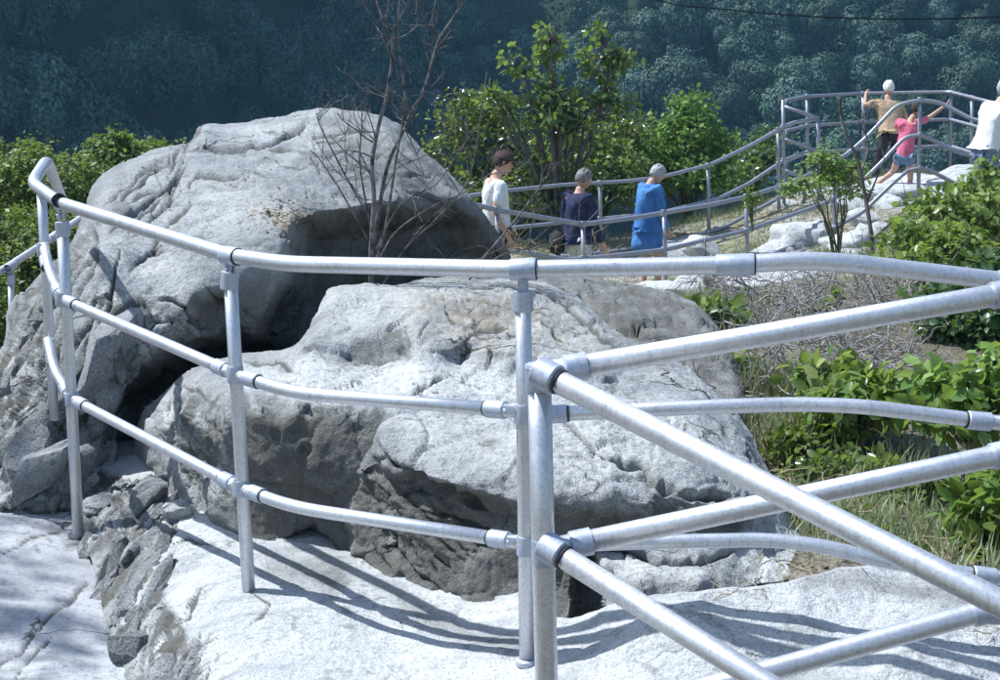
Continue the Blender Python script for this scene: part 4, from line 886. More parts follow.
def in_blobs(r, blobs, n, shell=.45):
    """random points in a union of ellipsoids, denser to the outside; blobs (c, (rx,ry,rz))"""
    vol = np.array([b[1][0]*b[1][1]*b[1][2] for b in blobs])**.72; k = r.choice(len(blobs), n, p=vol/vol.sum())
    d = r.normal(size=(n, 3)); d /= np.linalg.norm(d, axis=1)[:, None]
    rad = r.uniform(0, 1, n)**shell
    C_ = np.array([b[0] for b in blobs])[k]; S_ = np.array([b[1] for b in blobs])[k]
    return C_+d*S_*rad[:, None], d
def pxblob(x, y, Y, rx, rz, ry=None):
    """an ellipsoid given by where it stands (x, y, distance) and its pixel radii turned into metres"""
    p = PY(x, y, Y); s = Y/F
    return (np.array(p), np.array([rx*s, (ry if ry else max(rx, rz)*s*.8), rz*s]))
def branch_paths(r, base, targets, wob=.06, n=7):
    out = []
    for t in targets:
        b = np.array(base, float); t = np.array(t, float); L = np.linalg.norm(t-b)
        mid = b*(.55)+t*.45+np.array([0, 0, .12*L]); k = np.linspace(0, 1, n)[:, None]
        p = (1-k)**2*b+2*k*(1-k)*mid+k**2*t
        p[1:-1] += r.normal(size=(n-2, 3))*wob*L*.25
        out.append(p)
    return out
def shrub(name, blobs, base, nleaf, size, mat, label, cat='shrub', kind='simple', seed=1, clump=26, clump_r=.16, up=.4, stem_r=.012, nbranch=14, big=0, group=None, stem_mat=None, spread=1.0, shell=.45):
    """stems and branches carrying clumps of leaves; base = where the stems leave the ground"""
    r = np.random.default_rng(seed)
    root = tag(empty(name, base), label, cat, group)
    nc = max(8, nleaf//clump)
    cp, cd = in_blobs(r, blobs, nc, shell)
    mb = MB()
    ends = cp[r.choice(nc, min(nbranch, nc), replace=False)]
    paths = branch_paths(r, base, ends)
    for p in paths: tube(mb, p, np.linspace(stem_r, stem_r*.3, len(p)), 5, cap=False)
    allp = np.concatenate(paths)
    for c in cp[:min(nc, 260)]:
        k = np.argmin(np.linalg.norm(allp-c, axis=1)); a = allp[k]
        m_ = (a+c)/2+r.normal(size=3)*.03
        tube(mb, [a, m_, c], [stem_r*.32, stem_r*.22, stem_r*.12], 4, cap=False)
    mb.build('branches', stem_mat or M_stem, root)
    k = r.integers(0, nc, nleaf)
    cr = clump_r*r.uniform(.5, 1.3, nc)[k]
    off = r.normal(size=(nleaf, 3)); off /= np.linalg.norm(off, axis=1)[:, None]; off *= (r.uniform(0, 1, nleaf)**.5*cr)[:, None]; off[:, 2] *= .75
    pos = cp[k]+off*spread
    nrm = r.normal(size=(nleaf, 3))*.55+np.array([0, 0, up])+cd[k]*.5
    dr = off/ (np.linalg.norm(off, axis=1)[:, None]+1e-9)+r.normal(size=(nleaf, 3))*.5+np.array([0, 0, -.15])
    sz = size*r.uniform(.4, 1.3, nleaf)
    if big:
        # the leaves nearest the eye that show large: each an object of its own
        eye = np.array([0, 0, EYE]); dist = np.linalg.norm(pos-eye, axis=1)-r.uniform(0, .15, nleaf)-sz*2.0
        o_ = np.argsort(dist); sel = o_[:big]; rest = o_[big:]
        v, tri, quad = leaf_shape(kind)
        mes = []
        for q in range(4):
            vv = v.copy(); vv[:, 2] *= (.6+.5*q); vv[:, 1] *= (.85+.1*q)
            me = mesh_np('leaf', vv, [quad, tri] if quad is not None else tri); me.materials.append(mat)
            me.polygons.foreach_set('use_smooth', [True]*len(me.polygons)); mes.append(me)
        Rm = rot_from(nrm[sel], dr[sel], None); inv = world_of(root).inverted()
        for i_, s_ in enumerate(sel):
            lo = bpy.data.objects.new('leaf', mes[i_ % 4]); col.objects.link(lo); lo.parent = root
            M3 = Matrix(Rm[i_].tolist()).to_4x4(); M3.translation = Vector(pos[s_])
            lo.matrix_basis = inv @ M3 @ Matrix.Scale(float(sz[s_]), 4)
    else: rest = np.arange(nleaf)
    lm = MB(); leaves_mesh(lm, pos[rest], nrm[rest], dr[rest], sz[rest], kind)
    fo = lm.build('foliage', mat, root, smooth=False)
    if big: fo['kind'] = 'stuff'
    return root

# bright bushes beyond the left rail
def g_at(x, y, Y): return tuple(PY(x, y, Y))
shrub('bush', [pxblob(30, 185, 15, 46, 40), pxblob(-20, 180, 15.5, 50, 40), pxblob(70, 200, 14.6, 40, 46), pxblob(10, 255, 14, 60, 50), pxblob(60, 265, 13.6, 50, 50), pxblob(-20, 320, 13, 60, 60), pxblob(30, 160, 15.4, 14, 22), pxblob(-5, 152, 15.4, 12, 16)],
      g_at(30, 345, 13.6), 30000, .062, M_leafG, 'bright green feathery bush at the left edge behind the leaning rail corner', 'bush', seed=11, clump=34, clump_r=.16, stem_r=.03, nbranch=30, up=.7)
shrub('bush', [pxblob(115, 165, 17, 36, 26), pxblob(140, 158, 17.3, 28, 16), pxblob(105, 190, 16.8, 40, 34), pxblob(90, 225, 16, 40, 40), pxblob(122, 138, 17, 10, 12), pxblob(155, 150, 17.4, 14, 10), pxblob(180, 165, 17.4, 24, 20)],
      g_at(110, 270, 16.5), 18000, .066, M_leafG, 'bright green bush with pointed top shoots touching the huge boulder\'s left shoulder', 'bush', seed=12, clump=34, clump_r=.15, stem_r=.03, nbranch=24, up=.7)

# the sapling with light leaves and the darker growth round it
shrub('sapling', [pxblob(546, 26, 18.6, 4, 8), pxblob(548, 45, 18.6, 14, 14), pxblob(548, 72, 18.6, 10, 20), pxblob(505, 60, 18.5, 12, 14), pxblob(520, 72, 18.5, 10, 8), pxblob(597, 34, 18.7, 4, 12), pxblob(590, 62, 18.7, 8, 16), pxblob(618, 60, 18.7, 16, 8), pxblob(606, 80, 18.7, 12, 10), pxblob(555, 100, 18.5, 32, 18), pxblob(500, 95, 18.4, 22, 12), pxblob(610, 104, 18.6, 24, 14), pxblob(560, 120, 18.4, 40, 22)],
      g_at(560, 250, 18.5), 1900, .115, M_leafB, 'airy light-leaved sapling reaching highest behind the three walkers', 'tree', 'broad', seed=21, clump=7, clump_r=.13, stem_r=.035, nbranch=22, up=.2, stem_mat=M_trunk)
shrub('bush', [pxblob(470, 120, 19.2, 42, 32), pxblob(450, 160, 19, 40, 36), pxblob(510, 150, 19, 46, 30), pxblob(540, 190, 18.6, 50, 34), pxblob(470, 200, 18.6, 50, 30), pxblob(500, 122, 19.4, 36, 14)],
      g_at(490, 260, 18.8), 5200, .085, M_leafB, 'loose leafy bush behind the man in the cap', 'bush', 'broad', seed=22, clump=14, clump_r=.20, stem_r=.03, nbranch=26, up=.2)
shrub('bush', [pxblob(590, 150, 19.6, 44, 34), pxblob(620, 180, 19.2, 44, 30), pxblob(570, 190, 19, 44, 34), pxblob(630, 130, 19.8, 26, 22)],
      g_at(595, 250, 19.2), 4600, .085, M_leafB, 'loose leafy bush between the walker in navy and the grey-haired woman', 'bush', 'broad', seed=23, clump=14, clump_r=.20, stem_r=.03, nbranch=22, up=.2)
shrub('bush', [pxblob(690, 112, 20.4, 24, 20), pxblob(675, 138, 20.2, 34, 26), pxblob(715, 148, 20.4, 26, 22), pxblob(655, 165, 20, 34, 26), pxblob(700, 175, 20, 40, 22)],
      g_at(685, 220, 20.2), 5600, .080, M_leafG, 'rounded green bush right of the grey-haired woman above the rail', 'bush', 'broad', seed=24, clump=16, clump_r=.18, stem_r=.03, nbranch=22, up=.3)
shrub('bush', [pxblob(760, 160, 21.5, 22, 14), pxblob(740, 178, 21, 26, 12), pxblob(770, 140, 22, 12, 12)], g_at(755, 200, 21.2), 2600, .085, M_leafD, 'small dark bush in the gap left of the stair corner post', 'bush', seed=25, clump=22, clump_r=.2, stem_r=.02, up=.3)

# the thin tree in front of the lookout
shrub('small_tree', [pxblob(828, 158, 13.5, 20, 5), pxblob(808, 180, 13.4, 26, 5), pxblob(842, 178, 13.5, 28, 5), pxblob(824, 146, 13.5, 9, 4), pxblob(850, 166, 13.4, 18, 4), pxblob(800, 190, 13.3, 18, 4), pxblob(818, 168, 13.6, 26, 4), pxblob(850, 192, 13.4, 20, 4)],
      g_at(838, 262, 13.3), 2000, .055, M_leafN, 'small bush with flat layers of fine leaves in front of the lookout stairs', 'bush', seed=31, clump=20, clump_r=.09, stem_r=.012, up=1.3, nbranch=10)

# a young tree left of the picture whose thin shade dapples the worn rock
shrub('overhanging_tree', [((-6.95, 7.0, 7.4), (.7, .9, .5)), ((-6.5, 6.2, 7.5), (.45, .5, .35)), ((-7.1, 5.9, 7.3), (.6, .6, .5))], (-7.8, 7.4, -1.2), 520, .12, M_leafG,
      'young tree just outside the left edge shading the worn rock', 'tree', 'broad', seed=29, clump=10, clump_r=.18, stem_r=.05, up=.5, stem_mat=M_trunk)
# leafy shrubs at the right
shrub('shrub', [pxblob(975, 188, 10.2, 20, 12), pxblob(945, 205, 10, 22, 10), pxblob(990, 215, 9.8, 22, 22), pxblob(915, 235, 9.6, 18, 12), pxblob(955, 240, 9.4, 26, 12), pxblob(992, 172, 10.4, 12, 10), pxblob(925, 262, 9.3, 20, 9), pxblob(980, 258, 9.3, 26, 12), pxblob(925, 212, 10.2, 8, 12), pxblob(890, 255, 9.5, 10, 8)],
      g_at(955, 300, 9.4), 2700, .066, M_leafN, 'loose green shrub at the right edge below the lookout', 'shrub', 'broad', seed=41, clump=9, clump_r=.14, stem_r=.014, up=.4, nbranch=24)
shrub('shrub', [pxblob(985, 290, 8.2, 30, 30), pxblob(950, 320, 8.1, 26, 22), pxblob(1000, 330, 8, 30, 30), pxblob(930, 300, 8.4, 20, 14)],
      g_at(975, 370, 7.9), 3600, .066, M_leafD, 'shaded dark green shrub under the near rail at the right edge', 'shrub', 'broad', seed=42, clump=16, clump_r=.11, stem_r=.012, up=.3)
shrub('shrub', [pxblob(715, 310, 8.9, 26, 10), pxblob(700, 318, 8.8, 14, 16), pxblob(726, 322, 8.9, 16, 16)],
      g_at(712, 352, 8.8), 260, .11, M_leafN, 'small upright leafy shrub just below the top rail coupling', 'shrub', 'broad', seed=43, clump=8, clump_r=.10, stem_r=.008, up=.1, big=60)
shrub('shrub', [pxblob(735, 372, 7.4, 28, 14), pxblob(718, 366, 7.4, 14, 12)],
      g_at(730, 400, 7.2), 420, .070, M_leafN, 'little shrub half behind the thick rising rail', 'shrub', 'broad', seed=44, clump=8, clump_r=.08, stem_r=.008, up=.2)
shrub('shrub', [pxblob(840, 380, 6.3, 34, 22), pxblob(880, 396, 6.1, 36, 20), pxblob(855, 405, 6.0, 44, 14), pxblob(820, 378, 6.4, 16, 16)],
      g_at(860, 445, 5.9), 1300, .075, M_leafN, 'bushy shrub with big pale green leaves above the middle back rail', 'shrub', 'broad', seed=45, clump=9, clump_r=.10, stem_r=.010, up=.35, big=220)
shrub('shrub', [pxblob(955, 385, 5.7, 38, 22), pxblob(1000, 375, 5.6, 36, 26), pxblob(980, 410, 5.5, 40, 18), pxblob(930, 405, 5.8, 26, 16)],
      g_at(970, 450, 5.4), 1400, .073, M_leafN, 'bushy broad-leaved shrub at the right edge above the rail ends', 'shrub', 'broad', seed=46, clump=9, clump_r=.10, stem_r=.010, up=.35, big=230)
shrub('shrub', [pxblob(985, 500, 4.9, 26, 26), pxblob(960, 520, 4.9, 22, 14), pxblob(1010, 520, 4.8, 30, 30), pxblob(980, 545, 4.75, 26, 12), pxblob(1000, 480, 5.0, 20, 20)],
      g_at(985, 575, 4.7), 520, .075, M_leafN, 'low broad-leaved shrub at the right edge beside the lowest rail end', 'shrub', 'broad', seed=47, clump=8, clump_r=.08, stem_r=.008, up=.4, big=160)
shrub('shrub', [pxblob(800, 440, 5.9, 26, 12), pxblob(830, 430, 5.9, 24, 10), pxblob(780, 450, 5.9, 10, 10)],
      g_at(805, 470, 5.8), 520, .048, M_leafG, 'small fine-leaved plant beside the grass tuft right of the cracked boulder', 'plant', 'broad', seed=48, clump=9, clump_r=.07, stem_r=.006, up=.3)
shrub('shrub', [pxblob(900, 500, 5.3, 34, 16), pxblob(930, 480, 5.3, 24, 14), pxblob(880, 470, 5.5, 20, 10)],
      g_at(905, 530, 5.1), 520, .050, M_leafB, 'sparse low plant on the brown earth under the mid near rail', 'plant', 'broad', seed=49, clump=6, clump_r=.08, stem_r=.006, up=.3)
shrub('shrub', [pxblob(750, 200, 13.5, 10, 12), pxblob(500, 218, 9.2, 1, 1)][:1], g_at(752, 232, 13.4), 200, .04, M_leafG, 'tiny green seedling behind the second far rail', 'plant', seed=50, clump=8, clump_r=.06, stem_r=.005)
shrub('shrub', [pxblob(838, 310, 9.2, 14, 14), pxblob(815, 316, 9.2, 14, 8)], g_at(830, 336, 9.0), 300, .07, M_leafG, 'small bright plant in the middle of the dead brush', 'plant', 'broad', seed=51, clump=8, clump_r=.09, stem_r=.006)

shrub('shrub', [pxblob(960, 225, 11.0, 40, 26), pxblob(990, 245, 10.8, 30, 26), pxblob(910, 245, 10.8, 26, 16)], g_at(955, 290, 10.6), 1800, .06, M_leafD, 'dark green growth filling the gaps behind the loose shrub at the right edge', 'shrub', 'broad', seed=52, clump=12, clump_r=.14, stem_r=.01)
shrub('shrub', [pxblob(870, 540, 4.9, 30, 9), pxblob(845, 520, 5.0, 20, 8), pxblob(905, 555, 4.7, 22, 8)], g_at(872, 560, 4.75), 320, .042, M_leafG, 'tiny scattered seedlings on the earth above the lowest back rail', 'plant', 'broad', seed=53, clump=5, clump_r=.06, stem_r=.004, up=.6)
shrub('shrub', [pxblob(815, 470, 5.6, 24, 10), pxblob(790, 475, 5.6, 12, 8), pxblob(845, 462, 5.7, 18, 9)], g_at(815, 492, 5.5), 420, .046, M_leafB, 'low pale leaved plant just right of the cracked boulder, under the middle back rail', 'plant', 'broad', seed=54, clump=6, clump_r=.07, stem_r=.005, up=.5)
# ---- bare and dead wood
def grow(mb, r, p, d, L, rad, depth, out=None, bendy=.18, up=.05):
    n = 5; pts = [np.array(p)]; d = np.array(d, float)/np.linalg.norm(d)
    for k in range(n):
        d = d+r.normal(size=3)*bendy+np.array([0, 0, up]); d /= np.linalg.norm(d); pts.append(pts[-1]+d*L/n)
    tube(mb, pts, np.linspace(rad, rad*.45, n+1), 5 if rad > .003 else 4, cap=False)
    if depth > 0:
        for k in range(r.integers(2, 4)):
            i_ = r.integers(1, n+1); nd = d*0.7+r.normal(size=3)*.6; nd[1] *= .8
            grow(mb, r, pts[i_], nd, L*r.uniform(.4, .7), rad*.5, depth-1, out, bendy, up)
    return pts
r = np.random.default_rng(5)
bt = tag(empty('bare_tree', PY(372, 300, 7.3)), 'leafless many-stemmed small tree with dark reddish bark in front of the huge boulder', 'tree')
Yt = 7.3
stems = [([(372, 305), (371, 255), (374, 200), (372, 165), (378, 128), (388, 90), (393, 40), (384, 22), (374, -8)], .019, .009), ([(372, 270), (384, 235), (396, 160), (405, 100), (400, 55), (399, 10), (402, -10)], .011, .005),
         ([(371, 262), (378, 215), (388, 165), (404, 130), (424, 90), (438, 42), (452, 20), (470, -8)], .017, .006), ([(370, 225), (360, 165), (362, 122), (360, 85)], .008, .003), ([(368, 215), (345, 175), (322, 130), (316, 112)], .008, .003),
         ([(368, 240), (340, 190), (320, 160), (310, 150)], .006, .003), ([(378, 262), (396, 232), (430, 208), (468, 190), (500, 165)], .008, .003), ([(380, 290), (404, 250), (440, 215), (470, 175), (484, 90), (487, 72)], .007, .002),
         ([(376, 250), (400, 205), (436, 184), (460, 150), (480, 120), (484, 85)], .006, .002), ([(374, 215), (384, 190), (398, 168), (412, 162)], .007, .003), ([(365, 205), (352, 185), (340, 175)], .005, .002), ([(404, 128), (415, 150), (424, 175)], .005, .002),
         ([(393, 42), (378, 30), (362, 0), (352, -10)], .008, .004), ([(388, 32), (400, 20), (412, -6)], .005, .002), ([(390, 268), (424, 225), (446, 205)], .005, .002), ([(420, 96), (430, 70), (424, 40), (436, 10)], .005, .002), ([(437, 45), (432, 20), (438, -8)], .005, .002),
         ([(460, 282), (480, 262), (520, 214), (545, 182)], .010, .004), ([(466, 282), (500, 256), (548, 244), (580, 225)], .006, .002), ([(420, 276), (470, 262), (520, 240)], .004, .002)]
for px, ra, rb_ in stems:
    n = len(px); Yk = Yt+np.cumsum(r.normal(size=n)*.035)
    if px[0][0] > 410: Yk += .2
    P_ = smooth_path([tuple(PY(x, y, Yk[i_])) for i_, (x, y) in enumerate(px)], 5)
    mb = MB(); tube(mb, P_, np.linspace(ra, rb_, len(P_))*.74, 8)
    o = mb.build('trunk' if ra > .015 else 'branch', M_bark, bt)
    tw = MB()
    for k in range(max(3, int(len(P_)/4))):
        i_ = r.integers(len(P_)//3, len(P_)); d = r.normal(size=3); d[2] = abs(d[2])*.9+.3; d[1] *= .5
        grow(tw, r, P_[i_], d, r.uniform(.10, .34), ra*.2+.0014, 2)
    tw.build('twigs', M_bark, o)['kind'] = 'stuff'
M_bud = M_leafG
# dry brush at the right, behind the near rails
def brush(name, px, base, n, L, mat, label, seed, rad=.004, dirup=.5, depth=2):
    r = np.random.default_rng(seed); mb = MB()
    for k in range(n):
        x, y, Y = px[r.integers(len(px))]; x += r.normal()*18; y += r.normal()*9; Y += r.normal()*.25
        p = PY(x, y, Y); z = gzs(p.x, p.y); d = r.normal(size=3); d[2] = abs(d[2])*dirup
        grow(mb, r, (p.x, p.y, max(p.z, z)), d, L*r.uniform(.5, 1.3), rad*r.uniform(.6, 1.4), depth, bendy=.35, up=.0)
    o = mb.build(name, mat); return tag(o, label, 'dead brush', kind='stuff')
brush('dead_brush', [(720, 285, 10), (760, 300, 9.6), (800, 312, 9.2), (850, 320, 9), (880, 340, 8.6), (900, 300, 9.4), (780, 335, 8.6), (740, 330, 9), (860, 290, 10), (820, 285, 10)], None, 190, .36, M_twig, 'tangle of grey dead twigs filling the slope behind the rails', 61, rad=.0062)
brush('dead_brush', [(790, 370, 7.4), (830, 350, 7.8), (780, 400, 6.9), (880, 360, 7.6), (915, 330, 8.2), (860, 375, 7.2)], None, 120, .30, M_twig, 'pale crooked dead twigs below the thick rising rail', 62, rad=.006)
brush('dead_brush', [(620, 300, 9), (560, 290, 9), (680, 318, 8.8), (640, 330, 8.5), (700, 340, 8.3), (590, 300, 8.8)], None, 130, .16, M_twig, 'short dry stalks on the crumbling rock shelf', 63, rad=.003, dirup=.3)
brush('fallen_twigs', [(690, 590, 4.5), (760, 580, 4.5), (800, 575, 4.5), (870, 560, 4.7), (900, 585, 4.4), (940, 610, 4.2), (990, 625, 4.0), (930, 560, 4.7), (800, 500, 5.2), (860, 520, 5.0), (780, 480, 5.5), (880, 480, 5.4)], None, 130, .12, M_dry, 'dry straw coloured twigs scattered along the back edge of the pale slab', 64, rad=.002, dirup=.10, depth=1)
brush('dead_brush', [(500, 255, 9.5), (470, 260, 9.2), (530, 262, 10), (590, 262, 11)], None, 60, .25, M_dry, 'dry brown twigs beyond the right end of the huge boulder', 65, rad=.003, depth=2)
# grass on the far slope and tufts near
def grass(name, n, sampler, L, label, seed, mat=M_grass):
    r = np.random.default_rng(seed); xy = sampler(r, n); z = gz(xy[:, 0], xy[:, 1])
    pos = np.column_stack([xy, z]); up = r.normal(size=(n, 3))*.35+np.array([0, 0, 1]); side = r.normal(size=(n, 3)); side[:, 2] *= .2
    mb = MB(); leaves_mesh(mb, pos, side, up, L*r.uniform(.5, 1.3, n), 'blade')
    return tag(mb.build(name, mat, smooth=False), label, 'grass', kind='stuff')
def area(x0, x1, y0, y1, sp=.9):
    def f(r, n):
        q = np.column_stack([r.uniform(x0, x1, n*3), r.uniform(y0, y1, n*3)])
        w_ = gnoise(np.column_stack([q*sp, q[:, 0]*0]))
        k = np.argsort(-(w_+r.normal(size=len(q))*.22))[:n]; return q[k]
    return f
def spots(px, s):
    def f(r, n):
        c = np.array([PY(*px[k])[:2] for k in r.integers(0, len(px), n)]); return c+r.normal(size=(n, 2))*s
    return f
grass('dry_grass', 22000, area(-1.5, 8, 12.5, 22), .13, 'pale dry grass on the slope between the far path fences', 71)
grass('grass', 3500, area(1.4, 6, 6.5, 12.5), .13, 'thin dry grass among the dead brush on the right slope', 72)
grass('grass_tuft', 1500, spots([(795, 440, 6.0), (770, 385, 7.0), (812, 400, 6.8), (830, 430, 6.2)], .09), .17, 'grey green tufts of long grass right of the cracked low boulder', 73)
grass('grass', 3500, area(-1.6, 1.2, 9.2, 13, 1.5), .16, 'dry yellow grass behind the right end of the huge boulder', 74)
grass('grass_tuft', 2600, spots([(860, 480, 5.4), (900, 520, 5.0), (850, 530, 4.95), (940, 560, 4.6), (790, 500, 5.2), (930, 450, 5.7), (760, 410, 6.6), (820, 420, 6.4)], .16), .11, 'thin pale grass on the earth between the right hand shrubs', 75)
rr = np.random.default_rng(8)
# litter: small stones and dead leaves on the earth at the right
n = 900; px = rr.uniform(680, 1010, n); py = rr.uniform(400, 600, n); mb = MB()
pos = []
for x, y in zip(px, py):
    z = .12; Y = YZ(x, y, z); p = PY(x, y, Y); pos.append((p.x, p.y, gzs(p.x, p.y)+.02))
pos = np.array(pos); leaves_mesh(mb, pos, rr.normal(size=(n, 3))*.4+np.array([0, 0, 1]), rr.normal(size=(n, 3)), rr.uniform(.012, .035, n), 'simple')
tag(mb.build('leaf_litter', plain_mat('dead_leaf', (0.12, 0.08, 0.05), (0.30, 0.24, 0.17), scale=9, rough=.9), smooth=False), 'brown dead leaves strewn on the earth behind the near slab', 'leaf litter', kind='stuff')
n = 130; mb = MB(); pos = []
for k in range(n):
    x = 283+rr.normal()*16; y = 214+rr.normal()*9; p = PY(x, y, 7.45-.012*(y-214)); pos.append(p[:])
leaves_mesh(mb, np.array(pos), rr.normal(size=(n, 3))*.5+np.array([0, -.4, 1]), rr.normal(size=(n, 3)), rr.uniform(.014, .032, n), 'simple')
tag(mb.build('leaf_litter', bpy.data.materials['dead_leaf'], smooth=False), 'small patch of rusty dead leaves caught on the huge boulder', 'leaf litter', kind='stuff')

# the thin crooked trunk in front of the lookout
ct = tag(empty('bare_sapling', PY(868, 260, 13)), 'thin crooked almost leafless sapling standing before the lookout', 'tree')
mb = MB(); P_ = smooth_path([tuple(PY(*q)) for q in [(874, 262, 12.9), (870, 225, 12.9), (864, 190, 13), (858, 160, 13), (846, 135, 13.05), (841, 115, 13.1), (840, 97, 13.1)]], 6)
tube(mb, P_, np.linspace(.022, .014, len(P_)), 7); tk = mb.build('trunk', M_trunk, ct)
mb = MB()
for q in [[(866, 205, 13), (876, 180, 13), (884, 160, 13)], [(872, 240, 13), (900, 215, 12.9), (912, 205, 12.9)], [(861, 175, 13), (868, 150, 13.1), (866, 135, 13.1), (858, 122, 13.1)]]:
    p2 = smooth_path([tuple(PY(*z)) for z in q], 5); tube(mb, p2, np.linspace(.012, .006, len(p2)), 6)
    for k in range(3): grow(mb, rr, p2[-1-k*2], rr.normal(size=3)+[0, 0, .6], .3, .005, 2)
mb.build('branch', M_trunk, ct)

# ---- the forest across the valley
def crown_mesh(seed, n=5600):
    r = np.random.default_rng(seed)
    blobs = [(np.array([0, 0, 0.]), np.array([.55, .55, .6]))]
    for k in range(13):
        d = r.normal(size=3); d /= np.linalg.norm(d); d[2] = d[2]*.9+.1; blobs.append((d*np.array([.58, .58, .62]), np.full(3, r.uniform(.20, .44))*np.array([1, 1, .85])))
    p, d = in_blobs(r, blobs, n, .22)
    mb = MB(); leaves_mesh(mb, p, d*1.4+p*.9+r.normal(size=(n, 3))*.33+np.array([0, 0, .15]), r.normal(size=(n, 3)), r.uniform(.045, .105, n), 'simple')
    me = mesh_np('crown', np.concatenate(mb.v), np.concatenate(mb.f3)); me.materials.append(M_far)
    return me
crowns = [crown_mesh(100+k) for k in range(6)]
mb = MB(); tube(mb, [(0, 0, 0), (.1, 0, .5), (0, .05, 1)], [.06, .045, .02], 6); trunk_me = mesh_np('trunk', np.concatenate(mb.v), [np.concatenate(mb.f4), np.concatenate(mb.f3)]); trunk_me.materials.append(plain_mat('forest_bark', (.03, .03, .028), (.07, .065, .06)))
r = np.random.default_rng(99); cnt = 0; placed = []
rows = []
for k in range(16000):
    x = r.uniform(-52, 62); y = r.uniform(66, 150)
    z = gzs(x, y)
    if z < -31: continue
    q = Vector((x, y, z+2.6)); v = q-Vector((0, 0, EYE)); d = v.y*CP-v.z*SP; pxx = 500+F*v.x/d; pyy = 340-F*(v.z*CP+v.y*SP)/d
    if not (-60 < pxx < 1060 and -90 < pyy < 250): continue
    if pyy > 215 and pxx > 120: continue
    if any((x-a)**2+(y-b)**2 < (2.9 if x > -10 else 2.0)**2 for a, b in placed): continue
    placed.append((x, y)); rows.append((x, y, z, pxx, pyy))
    if len(placed) >= 298: break
print('forest trees', len(placed))
def where(pxx, pyy):
    if pxx < 190: return 'dark forest tree on the shaded far slope above the left bushes', 'forest trees on the dark slope at the left'
    if pxx < 430: return 'blue-green forest tree on the far slope above the huge boulder', 'forest trees above the huge boulder'
    if pxx < 660: return 'blue-green forest tree on the far slope behind the tall sapling', 'forest trees behind the sapling'
    if pxx < 800: return 'forest tree on the far slope between the sapling and the lookout', 'forest trees between sapling and lookout'
    return 'forest tree on the far slope behind the people at the lookout', 'forest trees behind the lookout'
for (x, y, z, pxx, pyy) in rows:
    h = r.uniform(6.0, 10); s = r.uniform(2.2, 4.3)
    lab, grp = where(pxx, pyy); t = tag(empty('forest_tree', (x, y, z-.3), r.uniform(0, 6.28)), lab, 'tree', grp)
    c = bpy.data.objects.new('crown', crowns[r.integers(6)]); col.objects.link(c); c.parent = t
    c.location = (0, 0, h-s*.9); c.scale = (s, s, s*r.uniform(.95, 1.6)); c.rotation_euler = (r.normal()*.12, r.normal()*.12, 0)
    b = bpy.data.objects.new('trunk', trunk_me); col.objects.link(b); b.parent = t; b.scale = (2.0, 2.0, max(1.5, h-s*1.3))
# low undergrowth between the forest trees
n = 60000; xy = np.column_stack([r.uniform(-60, 72, n), r.uniform(60, 165, n)]); z = gz(xy[:, 0], xy[:, 1])
pos = np.column_stack([xy, z+r.uniform(0, 1.6, n)]); mb = MB(); leaves_mesh(mb, pos, r.normal(size=(n, 3))+np.array([0, -.4, .8]), r.normal(size=(n, 3)), r.uniform(.35, .9, n), 'simple')
tag(mb.build('undergrowth', M_under, smooth=False), 'dark undergrowth covering the far valley side between the trees', 'undergrowth', kind='stuff')

# ---- the cable at the top right
mb = MB(); tube(mb, smooth_path([tuple(PY(*q)) for q in [(560, -45, 34), (655, -1, 30), (720, 9, 28), (800, 16, 26), (880, 19, 25), (960, 18.5, 24), (1060, 14, 23)]], 6), .014, 6)
tag(mb.build('cable', plain_mat('black_cable', (.006, .006, .007), rough=.9, spec=.05)), 'thin black cable hanging across the top right corner', 'cable')

# ------------------------------------------------------------------ people
from collections import defaultdict
def skin_body(name, joints, edges, radii, mat, parent, sub=1, head=None, extra=None):
    """one continuous skinned surface grown on a skeleton; applied, then the shaped head is joined on"""
    ks = list(joints); me = bpy.data.meshes.new(name)
    me.from_pydata([joints[k] for k in ks], [(ks.index(a), ks.index(b)) for a, b in edges], [])
    o = bpy.data.objects.new(name, me); col.objects.link(o)
    bm = bmesh.new(); bm.from_mesh(me); ly = bm.verts.layers.skin.verify(); bm.verts.ensure_lookup_table()
    for i_, k in enumerate(ks):
        rr_ = radii[k]; bm.verts[i_][ly].radius = rr_ if isinstance(rr_, tuple) else (rr_, rr_); bm.verts[i_][ly].use_root = (i_ == 0)
    bm.to_mesh(me); bm.free()
    s = o.modifiers.new('skin', 'SKIN'); s.use_smooth_shade = True
    u = o.modifiers.new('sub', 'SUBSURF'); u.levels = sub+1+(name in ('coat', 'shirt', 'trousers', 'shorts')); u.render_levels = u.levels
    dg = bpy.context.evaluated_depsgraph_get(); ev = o.evaluated_get(dg); m2 = bpy.data.meshes.new_from_object(ev)
    bpy.data.objects.remove(o); bpy.data.meshes.remove(me); m2.name = name
    if head is not None:
        bm = bmesh.new(); bm.from_mesh(m2); vs = [bm.verts.new(p) for p in head[0]]
        for f in head[1]: bm.faces.new([vs[i_] for i_ in f])
        bm.to_mesh(m2); bm.free()
    m2.materials.clear()
    oo = link(name, m2, mat, parent); return oo
